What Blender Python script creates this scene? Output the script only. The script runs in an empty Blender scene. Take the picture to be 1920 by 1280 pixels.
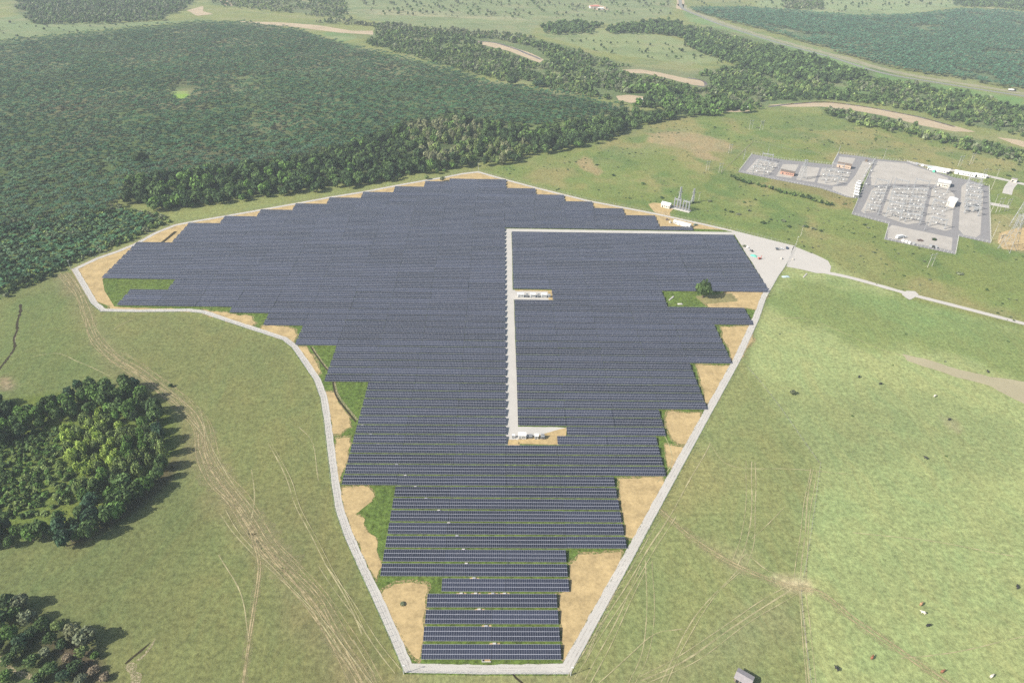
import bpy, math, random
import numpy as np
from mathutils import Vector, Matrix
from mathutils.geometry import tessellate_polygon

random.seed(7)
rng = np.random.default_rng(7)
sc = bpy.context.scene
COL = sc.collection

# ------------------------------------------------------------------ camera
PITCH, YAW, ROLL, CAMH, FOC = 0.59394169, 0.02678951, 0.02645228, 270.0, 1280.0
_fw = np.array([math.sin(YAW) * math.cos(PITCH), math.cos(YAW) * math.cos(PITCH), -math.sin(PITCH)])
_rt = np.array([math.cos(YAW), -math.sin(YAW), 0.0])
_up = np.cross(_rt, _fw)
_c, _s = math.cos(ROLL), math.sin(ROLL)
RT, UP = _c * _rt + _s * _up, -_s * _rt + _c * _up
cam_d = bpy.data.cameras.new("camera")
cam = bpy.data.objects.new("camera", cam_d)
COL.objects.link(cam)
cam_d.sensor_width = 36.0
cam_d.lens = 36.0 * FOC / 1920.0
cam_d.clip_start, cam_d.clip_end = 1.0, 30000.0
M = Matrix(((RT[0], UP[0], -_fw[0], 0), (RT[1], UP[1], -_fw[1], 0), (RT[2], UP[2], -_fw[2], CAMH), (0, 0, 0, 1)))
cam.matrix_world = M
sc.camera = cam

# ------------------------------------------------------------------ sky, sun, exposure
SUN_EL, SUN_TO = math.radians(36), math.radians(22)       # shadows run along +x, a little +y
world = bpy.data.worlds.new("World")
sc.world = world
world.use_nodes = True
wn = world.node_tree
sky = wn.nodes.new("ShaderNodeTexSky")
sky.sky_type = 'NISHITA'
sky.sun_disc = False
sky.sun_elevation = SUN_EL
sky.sun_rotation = math.radians(90) + math.pi - SUN_TO + 0.0
sky.altitude = 100
sky.dust_density = 2.5
wn.links.new(sky.outputs[0], wn.nodes["Background"].inputs[0])
wn.nodes["Background"].inputs[1].default_value = 0.10
sl = bpy.data.lights.new("sun", 'SUN')
sl.energy = 4.8
sl.angle = math.radians(0.5)
sl.color = (1.0, 0.95, 0.86)
so = bpy.data.objects.new("sun", sl)
COL.objects.link(so)
ldir = Vector((math.cos(SUN_TO) * math.cos(SUN_EL), math.sin(SUN_TO) * math.cos(SUN_EL), -math.sin(SUN_EL)))
so.rotation_euler = ldir.to_track_quat('-Z', 'Y').to_euler()
so.location = (-300, -100, 500)
az = math.atan2(-ldir.x, -ldir.y)                          # compass bearing of the sun, clockwise from +y
sky.sun_rotation = az
sc.view_settings.view_transform = 'Standard'
sc.view_settings.look = 'None'
sc.view_settings.exposure = 0.85
sc.view_settings.gamma = 1.0
sc.cycles.max_bounces = 5
sc.cycles.diffuse_bounces = 2
sc.cycles.glossy_bounces = 2
sc.cycles.transmission_bounces = 1
sc.cycles.transparent_max_bounces = 6
sc.cycles.volume_bounces = 0
sc.cycles.use_denoising = False
sc.cycles.denoising_input_passes = 'RGB_ALBEDO_NORMAL'
sc.cycles.denoising_prefilter = 'ACCURATE'
sc.cycles.use_adaptive_sampling = True
sc.cycles.adaptive_threshold = 0.008

# ------------------------------------------------------------------ helpers
def at(px, py, z=0.0):
    """photo pixel (1920x1280) -> point of the plane at height z"""
    d = _fw * FOC + RT * (px - 960.0) - UP * (py - 640.0)
    t = (z - CAMH) / d[2]
    return (d[0] * t, d[1] * t)

def tag(o, label=None, cat=None, group=None, kind=None):
    if label: o["label"] = label
    if cat: o["category"] = cat
    if group: o["group"] = group
    if kind: o["kind"] = kind
    return o

def empty(name, loc=(0, 0, 0), rz=0.0):
    o = bpy.data.objects.new(name, None)
    o.empty_display_size = 0.5
    o.location = loc
    o.rotation_euler = (0, 0, rz)
    COL.objects.link(o)
    return o

K = 0.40
def lin(v):
    v = v / 255.0
    return v / 12.92 if v <= 0.04045 else ((v + 0.055) / 1.055) ** 2.4
def alb(r, g, b, k=None):
    k = K if k is None else k
    return (lin(r) * k, lin(g) * k, lin(b) * k)

def mat(name, col, rough=0.85, noise=0.0, scale=1.0, metal=0.0, spec=0.3, scale2=None, bump=0.0):
    m = bpy.data.materials.new(name)
    m.use_nodes = True
    nt = m.node_tree
    b = nt.nodes["Principled BSDF"]
    b.inputs["Roughness"].default_value = rough
    b.inputs["Metallic"].default_value = metal
    b.inputs["Specular IOR Level"].default_value = spec
    b.inputs["Base Color"].default_value = (*col, 1)
    if noise > 0:
        tc = nt.nodes.new("ShaderNodeTexCoord")
        n = nt.nodes.new("ShaderNodeTexNoise")
        n.inputs["Scale"].default_value = scale
        n.inputs["Detail"].default_value = 5
        n.inputs["Roughness"].default_value = 0.65
        nt.links.new(tc.outputs["Object"], n.inputs["Vector"])
        fac = n.outputs[0]
        if scale2:
            n2 = nt.nodes.new("ShaderNodeTexNoise")
            n2.inputs["Scale"].default_value = scale2
            n2.inputs["Detail"].default_value = 3
            nt.links.new(tc.outputs["Object"], n2.inputs["Vector"])
            ad = nt.nodes.new("ShaderNodeMath"); ad.operation = 'ADD'
            nt.links.new(n.outputs[0], ad.inputs[0]); nt.links.new(n2.outputs[0], ad.inputs[1])
            hf = nt.nodes.new("ShaderNodeMath"); hf.operation = 'MULTIPLY'; hf.inputs[1].default_value = 0.5
            nt.links.new(ad.outputs[0], hf.inputs[0]); fac = hf.outputs[0]
        mr = nt.nodes.new("ShaderNodeMapRange")
        mr.inputs["From Min"].default_value = 0.3
        mr.inputs["From Max"].default_value = 0.7
        mr.inputs["To Min"].default_value = 1 - noise
        mr.inputs["To Max"].default_value = 1 + noise
        nt.links.new(fac, mr.inputs["Value"])
        mx = nt.nodes.new("ShaderNodeVectorMath"); mx.operation = 'SCALE'
        mx.inputs[0].default_value = col
        nt.links.new(mr.outputs[0], mx.inputs["Scale"])
        nt.links.new(mx.outputs[0], b.inputs["Base Color"])
    return m

def np_mesh(name, verts, faces, tint=None):
    """verts (n,3), faces (m,k) all of one size; tint (n,3) optional point colours"""
    me = bpy.data.meshes.new(name)
    verts = np.ascontiguousarray(verts, dtype=np.float32)
    faces = np.ascontiguousarray(faces, dtype=np.int32)
    m, k = faces.shape
    me.vertices.add(len(verts)); me.vertices.foreach_set("co", verts.ravel())
    me.loops.add(m * k); me.loops.foreach_set("vertex_index", faces.ravel())
    me.polygons.add(m)
    me.polygons.foreach_set("loop_start", np.arange(0, m * k, k, dtype=np.int32))
    me.polygons.foreach_set("loop_total", np.full(m, k, dtype=np.int32))
    if tint is not None:
        a = me.attributes.new("tint", 'FLOAT_COLOR', 'POINT')
        t4 = np.ones((len(verts), 4), dtype=np.float32); t4[:, :3] = tint
        a.data.foreach_set("color", t4.ravel())
    me.update(calc_edges=True)
    return me

def link(name, me, m=None, parent=None, loc=None, rz=None):
    o = bpy.data.objects.new(name, me)
    if m is not None and not me.materials:
        for q in (m if isinstance(m, (list, tuple)) else [m]):
            me.materials.append(q)
    COL.objects.link(o)
    if parent is not None: o.parent = parent
    if loc is not None: o.location = loc
    if rz is not None: o.rotation_euler = (0, 0, rz)
    return o

class MB:
    def __init__(s): s.v, s.f = [], []
    def hexa(s, p):
        i = len(s.v); s.v += p
        s.f += [(i, i+3, i+2, i+1), (i+4, i+5, i+6, i+7), (i, i+1, i+5, i+4), (i+1, i+2, i+6, i+5), (i+2, i+3, i+7, i+6), (i+3, i, i+4, i+7)]
        return s
    def box(s, x, y, z0, w, d, h, rz=0.0, taper=1.0):
        c, n = math.cos(rz), math.sin(rz)
        p = []
        for zz, k in ((z0, 1.0), (z0 + h, taper)):
            for a, b in ((-.5, -.5), (.5, -.5), (.5, .5), (-.5, .5)):
                u, v = a * w * k, b * d * k
                p.append((x + u * c - v * n, y + u * n + v * c, zz))
        return s.hexa(p)
    def bar(s, a, b, t, t2=None):
        a, b = Vector(a), Vector(b); d = (b - a).normalized()
        u = d.cross(Vector((0, 0, 1)))
        if u.length < 0.01: u = Vector((1, 0, 0))
        u.normalize(); w = d.cross(u); t2 = t if t2 is None else t2
        p = [tuple(q + u * i * r / 2 + w * j * r / 2) for q, r in ((a, t), (b, t2)) for i, j in ((-1, -1), (1, -1), (1, 1), (-1, 1))]
        return s.hexa(p)
    def cyl(s, x, y, z0, r, h, n=10, r2=None):
        r2 = r if r2 is None else r2
        i = len(s.v)
        for zz, q in ((z0, r), (z0 + h, r2)):
            for k in range(n):
                a = 2 * math.pi * k / n
                s.v.append((x + q * math.cos(a), y + q * math.sin(a), zz))
        for k in range(n):
            s.f.append((i + k, i + (k + 1) % n, i + n + (k + 1) % n, i + n + k))
        s.f.append(tuple(i + n - 1 - k for k in range(n))); s.f.append(tuple(i + n + k for k in range(n)))
        return s
    def prism(s, prof, y0, y1):
        """profile in x,z extruded along y"""
        i, n = len(s.v), len(prof)
        for yy in (y0, y1): s.v += [(a, yy, b) for a, b in prof]
        for k in range(n): s.f.append((i + k, i + (k + 1) % n, i + n + (k + 1) % n, i + n + k))
        s.f.append(tuple(i + n - 1 - k for k in range(n))); s.f.append(tuple(i + n + k for k in range(n)))
        return s
    def mesh(s, name):
        me = bpy.data.meshes.new(name); me.from_pydata(s.v, [], s.f)
        import bmesh
        bm = bmesh.new(); bm.from_mesh(me); bmesh.ops.recalc_face_normals(bm, faces=bm.faces); bm.to_mesh(me); bm.free()
        return me
    def build(s, name, m, parent=None, loc=None, rz=None):
        return link(name, s.mesh(name), m, parent, loc, rz)

def jitter_poly(pts, step=3.0, amp=0.0, seed=0):
    """subdivide a closed world polygon and wobble its edge"""
    r = np.random.default_rng(seed + 11)
    out = []
    n = len(pts)
    for i in range(n):
        a, b = np.array(pts[i]), np.array(pts[(i + 1) % n])
        L = np.linalg.norm(b - a); k = max(1, int(L / step))
        for j in range(k): out.append(a + (b - a) * j / k)
    out = np.array(out)
    if amp > 0:
        N = len(out); t = np.arange(N) / N * 2 * math.pi
        w = np.zeros((N, 2))
        for f in (3, 5, 9, 14, 23, 37, 61, 97):
            if f * 2 > N: break
            for c in (0, 1):
                w[:, c] += np.sin(t * f + r.uniform(0, 6.28)) * r.normal() / f ** 0.45
        w += r.normal(size=(N, 2)) * 0.25
        out = out + w * amp * 0.6
    return out

def sheet_mesh(name, polys, z):
    vs, fs = [], []
    for P in polys:
        i = len(vs)
        vs += [(float(x), float(y), z) for x, y in P]
        for t in tessellate_polygon([[Vector((float(x), float(y), 0)) for x, y in P]]):
            a, b, c = (P[k] for k in t)
            if (b[0]-a[0])*(c[1]-a[1]) - (b[1]-a[1])*(c[0]-a[0]) < 0: t = (t[0], t[2], t[1])
            fs.append(tuple(i + k for k in t))
    return np_mesh(name, np.array(vs), np.array(fs))

def sheet(name, px_polys, z, m, kind="structure", amp=0.0, step=3.0, world_pts=False, label=None, seed=0):
    P = [jitter_poly(p if world_pts else [at(x, y) for x, y in p], step, amp, seed + i * 17) for i, p in enumerate(px_polys)]
    o = link(name, sheet_mesh(name, P, z), m)
    tag(o, label=label, kind=kind)
    return o

def smooth_line(pts, step=4.0):
    """Catmull-Rom through world points"""
    P = [np.array(p, float) for p in pts]
    if len(P) < 3:
        n = max(2, int(np.linalg.norm(P[1] - P[0]) / step)); return np.array([P[0] + (P[1]-P[0]) * k / n for k in range(n + 1)])
    P = [2*P[0]-P[1]] + P + [2*P[-1]-P[-2]]
    out = []
    for i in range(1, len(P) - 2):
        n = max(1, int(np.linalg.norm(P[i+1] - P[i]) / step))
        for k in range(n):
            t = k / n
            out.append(0.5 * ((2*P[i]) + (-P[i-1]+P[i+1])*t + (2*P[i-1]-5*P[i]+4*P[i+1]-P[i+2])*t*t + (-P[i-1]+3*P[i]-3*P[i+1]+P[i+2])*t**3))
    out.append(P[-2])
    return np.array(out)

def ribbon_geo(line, w, z, off=0.0, wob=0.0, seed=0, wvar=0.0):
    r = np.random.default_rng(seed + 5)
    d = np.gradient(line, axis=0); d /= np.linalg.norm(d, axis=1)[:, None] + 1e-9
    nrm = np.stack([-d[:, 1], d[:, 0]], 1)
    N = len(line); s = np.arange(N)
    o = off + wob * (np.sin(s * 0.13 + r.uniform(0, 6)) + 0.6 * np.sin(s * 0.37 + r.uniform(0, 6)))
    ww = w * (1 + wvar * r.normal(size=N))
    hw = np.atleast_1d(ww / 2)
    a = line + nrm * (o + hw)[:, None]; b = line + nrm * (o - hw)[:, None]
    v = np.zeros((2 * N, 3)); v[0::2, :2] = b; v[1::2, :2] = a; v[:, 2] = z
    i = np.arange(N - 1) * 2
    return v, np.stack([i, i + 2, i + 3, i + 1], 1)

def ribbons(name, items, z, m, kind="structure", step=4.0, world_pts=False, label=None):
    """items: (px points, width, offset, wobble)"""
    V, F, n = [], [], 0
    for k, it in enumerate(items):
        pts, w, off, wob = it[:4]
        line = smooth_line(pts if world_pts else [at(x, y) for x, y in pts], step)
        v, f = ribbon_geo(line, w, z + 0.004 * k, off, wob, seed=k, wvar=it[4] if len(it) > 4 else 0.0)
        V.append(v); F.append(f + n); n += len(v)
    o = link(name, np_mesh(name, np.concatenate(V), np.concatenate(F)), m)
    tag(o, kind=kind, label=label)
    return o

def in_poly(P, x, y):
    P = np.asarray(P); c = np.zeros(len(x), bool); j = len(P) - 1
    for i in range(len(P)):
        xi, yi, xj, yj = P[i, 0], P[i, 1], P[j, 0], P[j, 1]
        if yi != yj:
            c ^= ((yi > y) != (yj > y)) & (x < (xj - xi) * (y - yi) / (yj - yi) + xi)
        j = i
    return c

def poly_sd(P, x, y):
    """signed distance, positive inside"""
    P = np.asarray(P, float); d = np.full(len(x), 1e9); j = len(P) - 1
    for i in range(len(P)):
        ax, ay = P[j]; bx, by = P[i]
        dx, dy = bx - ax, by - ay
        t = np.clip(((x - ax) * dx + (y - ay) * dy) / (dx*dx + dy*dy + 1e-9), 0, 1)
        d = np.minimum(d, np.hypot(x - ax - t * dx, y - ay - t * dy)); j = i
    return np.where(in_poly(P, x, y), d, -d)

_perm = np.random.default_rng(3).random((256, 256))
def vnoise(x, y):
    xi, yi = np.floor(x).astype(int), np.floor(y).astype(int)
    fx, fy = x - xi, y - yi
    fx, fy = fx*fx*(3-2*fx), fy*fy*(3-2*fy)
    g = lambda a, b: _perm[a & 255, b & 255]
    return (g(xi, yi)*(1-fx) + g(xi+1, yi)*fx)*(1-fy) + (g(xi, yi+1)*(1-fx) + g(xi+1, yi+1)*fx)*fy
def fbm(x, y, s, oct=4):
    v, a, t = 0, 1.0, 0
    for k in range(oct):
        v = v + a * vnoise(x / s * 2**k + 17.3*k, y / s * 2**k + 5.1*k); t += a; a *= 0.55
    return v / t
W = lambda pts: [at(x, y) for x, y in pts]

# ------------------------------------------------------------------ outlines of the setting (photo pixels, dropped onto the ground plane)
OUTER = [(133,505),(152,538),(170,570),(188,585),(260,586),(350,585),(378,588),(415,601),(470,619),(528,638),(546,652),(568,684),(588,714),(599,745),(606,790),(613,850),(620,910),(628,958),(643,1003),(668,1060),(700,1130),(733,1205),(757,1263),(900,1266),(1070,1266),(1130,1155),(1196,1034),(1258,918),(1324,796),(1388,679),(1425,597),(1438,558),(1460,519),(1474,498),(1492,461),(1440,448),(1376,432),(1320,419),(1228,399),(1105,375.5),(1006,351),(948,335.5),(897,321),(867,324.5),(831,331.5),(797,337),(741,347),(681,358.5),(616,369),(554,380.5),(489,392),(421,404),(353,415.5),(326,421),(288,436),(250,457),(218,470),(180,483)]
OUTER_W = W(OUTER)
YT = lambda n: 168.1 + 8.2089 * n                     # far edge of row n
XL = {}; XR = {}
def _fill(d, spec):
    for a, b, v in spec:
        for n in range(a, b + 1): d[n] = v
_fill(XL, [(0,3,-30),(4,4,-24),(5,11,-53),(12,22,-82),(23,27,-110.5),(28,30,-139.5),(31,32,-168.5),(33,33,-198),(34,36,-284),(37,38,-256),(39,46,-315),(47,51,-285.5),(52,53,-258),(54,55,-229),(56,57,-199.5),(58,59,-170),(60,61,-139),(62,63,-108.5),(64,65,-78.5),(66,66,-53)])
_fill(XR, [(0,3,28.5),(4,6,34.5),(7,12,64.7),(13,16,93.9),(17,19,100.3),(20,25,131),(26,31,160.3),(32,34,190),(35,37,131),(38,50,218.5),(51,51,6.3),(52,52,183.7),(53,55,153),(56,57,124),(58,59,95),(60,61,67.5),(62,63,38.7),(64,66,8)])

# tree and crop zones
Z_PALM = [(-90,85),(130,64),(250,52),(380,40),(470,42),(560,56),(620,75),(720,100),(850,128),(900,150),(1000,165),(1100,183),(1180,203),(1100,220),(1000,234),(930,228),(860,222),(760,232),(690,258),(600,285),(520,300),(420,320),(330,328),(235,345),(215,388),(150,412),(90,425),(0,430),(-90,440)]
Z_YOUNG = [(-90,430),(0,425),(90,420),(150,410),(225,395),(290,405),(240,448),(128,490),(80,510),(0,545),(-90,560)]
Z_SCRUB = [(-90,420),(0,415),(90,408),(150,398),(230,385),(310,402),(318,412),(285,428),(245,450),(180,476),(128,498),(90,518),(0,558),(-90,580)]
Z_BELT = [(232,335),(330,318),(450,308),(600,282),(690,255),(760,228),(850,220),(930,228),(1000,237),(1100,224),(1180,210),(1250,205),(1285,212),(1200,232),(1135,258),(1060,275),(990,286),(950,300),(900,302),(868,310),(800,319),(700,338),(600,348),(500,364),(400,378),(330,386),(280,386),(232,372)]
Z_WOOD = [(700,60),(760,48),(870,62),(1000,72),(1060,85),(1120,105),(1200,125),(1290,135),(1385,122),(1345,100),(1295,80),(1285,48),(1340,52),(1430,75),(1530,105),(1600,128),(1650,122),(1700,150),(1800,168),(1930,200),(1930,252),(1830,238),(1740,212),(1640,192),(1560,184),(1500,190),(1430,200),(1330,200),(1250,200),(1180,195),(1100,176),(1000,158),(900,140),(840,122),(760,100),(680,80)]
Z_BANK = [(1540,200),(1640,212),(1700,228),(1800,254),(1930,283),(1930,300),(1860,292),(1780,268),(1700,248),(1600,228),(1545,215)]
Z_MID = [(1170,160),(1240,160),(1300,178),(1370,190),(1410,205),(1360,210),(1290,215),(1240,200),(1180,196)]
Z_PALM2 = [(1288,14),(1400,12),(1500,20),(1600,28),(1700,27),(1800,16),(1870,17),(2000,34),(2000,182),(1920,165),(1800,145),(1660,120),(1560,92),(1450,58),(1350,33)]
Z_TOPLEFT = [(20,-12),(380,-12),(345,15),(300,36),(200,42),(60,43),(30,22)]
Z_TOPBAND = [(380,-12),(640,-12),(660,20),(640,34),(560,25),(470,14),(400,10)]
Z_TREES2 = [(640,30),(700,42),(660,62),(610,50),(560,42)]
Z_ROW2 = [(1010,42),(1090,38),(1150,48),(1200,40),(1265,34),(1282,48),(1275,66),(1230,62),(1150,60),(1080,62),(1015,62)]
Z_TOPRIGHT = [(1460,-12),(1540,-12),(1545,15),(1470,14)]
Z_TOPRIGHT2 = [(1770,-12),(1960,-12),(1960,26),(1880,12),(1800,10)]

# ------------------------------------------------------------------ ground
GRASS_L = alb(153,159,104); GRASS_R = alb(188,200,138,.42); GRASS_M = alb(168,176,112)
gx = np.concatenate([np.linspace(-9000,-1900,15)[:-1], np.arange(-1900,-620,12.0), np.arange(-620,560,3.5), np.arange(560,1900,10.0), np.linspace(1900,9000,15)])
gy = np.concatenate([np.linspace(-2500,60,12)[:-1], np.arange(60,1000,3.5), np.arange(1000,2400,8.0), np.linspace(2400,16000,20)])
GX, GY = np.meshgrid(gx, gy)
x, y = GX.ravel(), GY.ravel()
d = np.stack([x, y, np.full_like(x, -CAMH)], 1)
dz = d @ _fw
PX = 960 + FOC * (d @ RT) / np.maximum(dz, 1); PY = 640 - FOC * (d @ UP) / np.maximum(dz, 1)
colr = np.tile(np.array(GRASS_M), (len(x), 1))
def zone(pts, c, soft=8.0, amt=1.0, edge=0.0, world_pts=False):
    global colr
    P = pts if world_pts else W(pts)
    sd = poly_sd(P, x, y) + (fbm(x, y, 22.0) - 0.5) * edge * 2
    k = np.clip(0.5 + sd / (2 * soft), 0, 1); k = (k * k * (3 - 2 * k) * amt)[:, None]
    colr = colr * (1 - k) + np.array(c) * k
zone([(-200,480),(0,540),(130,500),(200,585),(370,590),(530,640),(600,740),(640,1010),(760,1275),(700,1400),(-600,1400)], GRASS_L, 6)
zone([(-300,900),(150,1030),(330,880),(420,960),(330,1100),(200,1180),(-300,1250)], alb(126,142,92), 25, 0.6, 12)
zone([(0,560),(150,540),(160,650),(250,720),(100,760),(-50,760)], alb(138,154,96), 15, 0.8, 8)
zone([(360,900),(620,930),(760,1275),(560,1300),(470,1000)], alb(152,152,104), 20, 0.7, 12)
# right pastures
zone([(1492,461),(1600,440),(2100,560),(2300,1500),(1060,1500),(1072,1266)], GRASS_R, 6)
zone([(1430,560),(1480,520),(1700,560),(1960,640),(1960,720),(1700,655),(1600,640),(1500,610)], alb(148,168,98), 12, 0.7, 22)
zone([(1560,520),(1700,560),(1820,580),(1850,640),(1700,620),(1600,570)], alb(156,184,118), 14, 0.6, 20)
zone([(1420,612),(1405,690),(1535,870),(1503,1085),(1522,1300),(1080,1300),(1075,1262)], alb(166,174,116), 2.5, 0.95, 1.0)
zone([(1240,830),(1330,830),(1400,900),(1300,960),(1210,960)], alb(176,172,118), 10, 0.6, 8)
zone([(1540,872),(1700,880),(1930,930),(1930,1180),(1700,1100),(1510,1085)], alb(184,200,138,.42), 14, 0.6, 10)
zone([(1440,740),(1700,720),(1920,800),(1920,900),(1700,870),(1540,860),(1440,740)], alb(172,186,128), 12, 0.7, 12)
# upper-right rough field
UP_F = [(900,318),(960,305),(1060,280),(1140,258),(1210,232),(1290,213),(1400,205),(1560,215),(1700,250),(1930,305),(2000,640),(1700,560),(1492,461),(1376,432),(1105,375),(948,335)]
zone(UP_F, alb(154,170,100), 5)
sdU = poly_sd(W(UP_F), x, y)
kU = np.clip(sdU / 12, 0, 1)
n1 = fbm(x, y, 60.0, 5); n2 = fbm(x + 500, y + 90, 34.0, 5)
kd = (np.clip((n1 - 0.52) * 7, 0, 1) * kU * 0.75)[:, None]; colr = colr * (1-kd) + np.array(alb(188,178,124)) * kd
kg = (np.clip((n2 - 0.55) * 8, 0, 1) * kU * 0.7)[:, None]; colr = colr * (1-kg) + np.array(alb(124,154,88)) * kg
zone([(1075,305),(1095,293),(1110,300),(1128,322),(1120,328),(1095,318)], alb(206,182,138), 2.5, 0.85, 5)
zone([(1215,250),(1260,245),(1350,262),(1375,268),(1365,285),(1330,285),(1345,300),(1320,298),(1290,278),(1220,268)], alb(208,186,146), 5, 0.8, 12)
zone([(1440,330),(1540,352),(1600,372),(1600,395),(1560,375),(1450,345)], alb(180,166,118), 5, 0.7, 6)
zone([(1500,450),(1640,455),(1700,510),(1640,540),(1560,500)], alb(180,178,118), 8, 0.6, 12)
zone([(1830,410),(1930,400),(1930,475),(1880,470)], alb(206,194,150), 3, 0.5, 8)
# beneath woods and crops
SOILG = alb(96,112,78)
for z_, c_, s_ in ((Z_PALM, alb(112,132,84), 8), (Z_SCRUB, alb(126,142,88), 5), (Z_BELT, alb(100,116,74), 4), (Z_WOOD, alb(134,152,104), 8), (Z_BANK, alb(132,154,102), 5), (Z_PALM2, alb(130,150,112), 8), (Z_TOPLEFT, alb(122,140,100), 8), (Z_TOPBAND, alb(140,154,112), 8), (Z_MID, alb(120,140,92), 4)):
    zone(z_, c_, s_, 1.0, 6)
kP = (np.clip((fbm(x+80, y+900, 70.0, 4) - 0.5) * 6, 0, 1) * np.clip(poly_sd(W(Z_PALM), x, y) / 20, 0, 1) * 0.6)[:, None]
colr = colr * (1-kP) + np.array(alb(136,134,106)) * kP * .999
# pastures far away
zone([(0,38),(35,28),(60,44),(200,44),(390,37),(250,50),(130,62),(0,74),(-200,80),(-200,30)], alb(156,176,126), 5, 1, 6)
zone([(655,-10),(1260,-10),(1260,28),(1150,45),(1010,42),(1000,66),(870,58),(760,46),(700,40),(650,25)], alb(164,178,130), 8, 1, 10)
zone([(690,18),(860,22),(960,30),(1000,40),(880,34),(760,30),(690,28)], alb(196,196,158), 6, 0.7, 6)
zone([(1010,64),(1170,56),(1262,70),(1300,88),(1372,96),(1378,112),(1290,120),(1195,108),(1130,98),(1060,80)], alb(172,186,132), 6, 1, 8)
zone([(1420,2),(1560,-12),(1900,-12),(1800,12),(1700,26),(1600,28),(1500,20),(1420,12)], alb(174,192,140), 8, 1, 8)
zone([(1280,20),(1350,42),(1450,70),(1560,98),(1640,126),(1600,130),(1500,98),(1400,66),(1290,40)], alb(150,184,120), 6, 0.9, 4)
zone([(1640,136),(1720,152),(1920,185),(1920,205),(1800,182),(1720,165),(1650,160)], alb(140,182,108), 6, 0.9, 4)
zone([(1500,160),(1600,160),(1650,175),(1600,190),(1520,185),(1450,188)], alb(140,172,104), 6, 0.6, 6)
zone([(600,62),(640,60),(670,72),(640,80)], alb(150,184,122), 4, 0.9, 3)
zone([(975,240),(1060,226),(1150,212),(1180,207),(1180,214),(1100,226),(1010,246),(960,250)], alb(150,172,98), 2, 0.95, 2)
zone([(865,94),(900,122),(960,146),(1010,155),(960,160),(900,140),(860,108)], alb(150,168,96), 6, 0.5, 5)
zone([(700,94),(780,112),(860,128),(905,150),(880,150),(800,126),(700,104)], alb(146,162,98), 5, 0.6, 5)
zone([(322,172),(350,171),(354,180),(340,187),(324,183)], alb(166,208,96,.42), 2, 1, 1)
zone([(245,300),(300,290),(300,300),(250,310)], alb(120,138,80), 5, 0.5, 3)
zone([(150,180),(230,190),(130,215),(60,205)], alb(150,142,110), 15, 0.5, 15)
# bare margins around woods
zone([(340,870),(300,925),(250,965),(190,1000),(130,1028),(125,1012),(190,985),(240,945),(300,890),(325,850)], alb(110,96,78), 1.5, 0.7, 2)
zone([(-20,1130),(60,1150),(150,1185),(180,1240),(150,1300),(-30,1300)], alb(104,116,74), 3, .9, 4)
zone([(85,1200),(150,1205),(190,1235),(228,1290),(150,1290),(110,1240)], alb(112,96,84), 3, 0.85, 4)
zone([(0,705),(10,708),(28,722),(20,735),(0,730)], alb(190,170,140), 2, 0.9, 2)
zone([(45,758),(72,752),(75,762),(50,768)], alb(196,170,136), 1.5, 0.8, 1.5)
zone([(130,735),(290,720),(330,780),(325,850),(240,940),(130,1000),(0,1020),(-100,1000),(-100,760)], alb(132,150,76), 4, 1, 3)
zone([(95,515),(135,512),(150,545),(135,560),(120,540)], alb(166,150,118), 5, 0.6, 4)
zone([(740,1264),(1090,1264),(1090,1290),(740,1290)], alb(190,184,146), 3, 0.6, 3)
zone([(645,1235),(760,1268),(740,1300),(640,1280)], alb(178,168,126), 8, 0.6, 5)
zone([(1440,1075),(1505,1078),(1530,1098),(1522,1112),(1470,1108)], alb(228,214,176,.48), 2.5, 0.95, 3)
zone([(1345,1020),(1410,1025),(1440,1080),(1380,1085),(1300,1010)], alb(196,190,140), 6, 0.5, 5)
zone([(1330,1180),(1410,1120),(1500,1110),(1480,1180),(1300,1280),(1180,1285)], alb(176,176,132), 14, 0.6, 8)
zone([(380,930),(430,930),(500,1000),(560,1090),(700,1270),(640,1290),(480,1060)], alb(168,160,118), 9, 0.55, 6)
zone([(330,860),(400,820),(430,880),(470,960),(500,1020),(450,1000),(400,930)], alb(170,162,120), 6, 0.5, 5)
zone([(100,515),(160,560),(240,680),(330,740),(380,790),(370,830),(300,760),(200,700),(140,600)], alb(164,160,118), 6, 0.5, 5)
zone([(1375,1030),(1405,1035),(1392,1070),(1372,1062)], alb(206,194,150), 3, 0.55, 3)

zone([(1395,735),(1430,740),(1500,740),(1490,725),(1400,700)], alb(160,172,108), 8, 0.2, 5)
zone([(1765,780),(1790,790),(1800,810),(1785,805)], alb(196,190,150), 2, 0.7, 3)
far = np.clip((y - 700) / 300, 0, 1)
n3 = fbm(x + 40, y * 1.8, 70.0, 5); kf = (np.clip((n3 - .53) * 7, 0, 1) * far * .45)[:, None]; colr = colr * (1 - kf) + np.array(alb(186, 184, 144)) * kf
n4 = fbm(x + 940, y * 1.8 + 77, 55.0, 5); kf = (np.clip((n4 - .55) * 8, 0, 1) * far * .45)[:, None]; colr = colr * (1 - kf) + np.array(alb(128, 152, 104)) * kf
relief = 0.55 * (fbm(x, y, 45.0, 4) - 0.5)
infarm = np.clip(poly_sd(OUTER_W, x, y) / -25.0, 0, 1)
gz = relief * infarm * 0.0
nx, ny = len(gx), len(gy)
ii = (np.arange(ny - 1)[:, None] * nx + np.arange(nx - 1)[None, :]).ravel()
gf = np.stack([ii, ii + 1, ii + nx + 1, ii + nx], 1)
gme = np_mesh("ground", np.stack([x, y, gz], 1), gf, colr)

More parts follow.
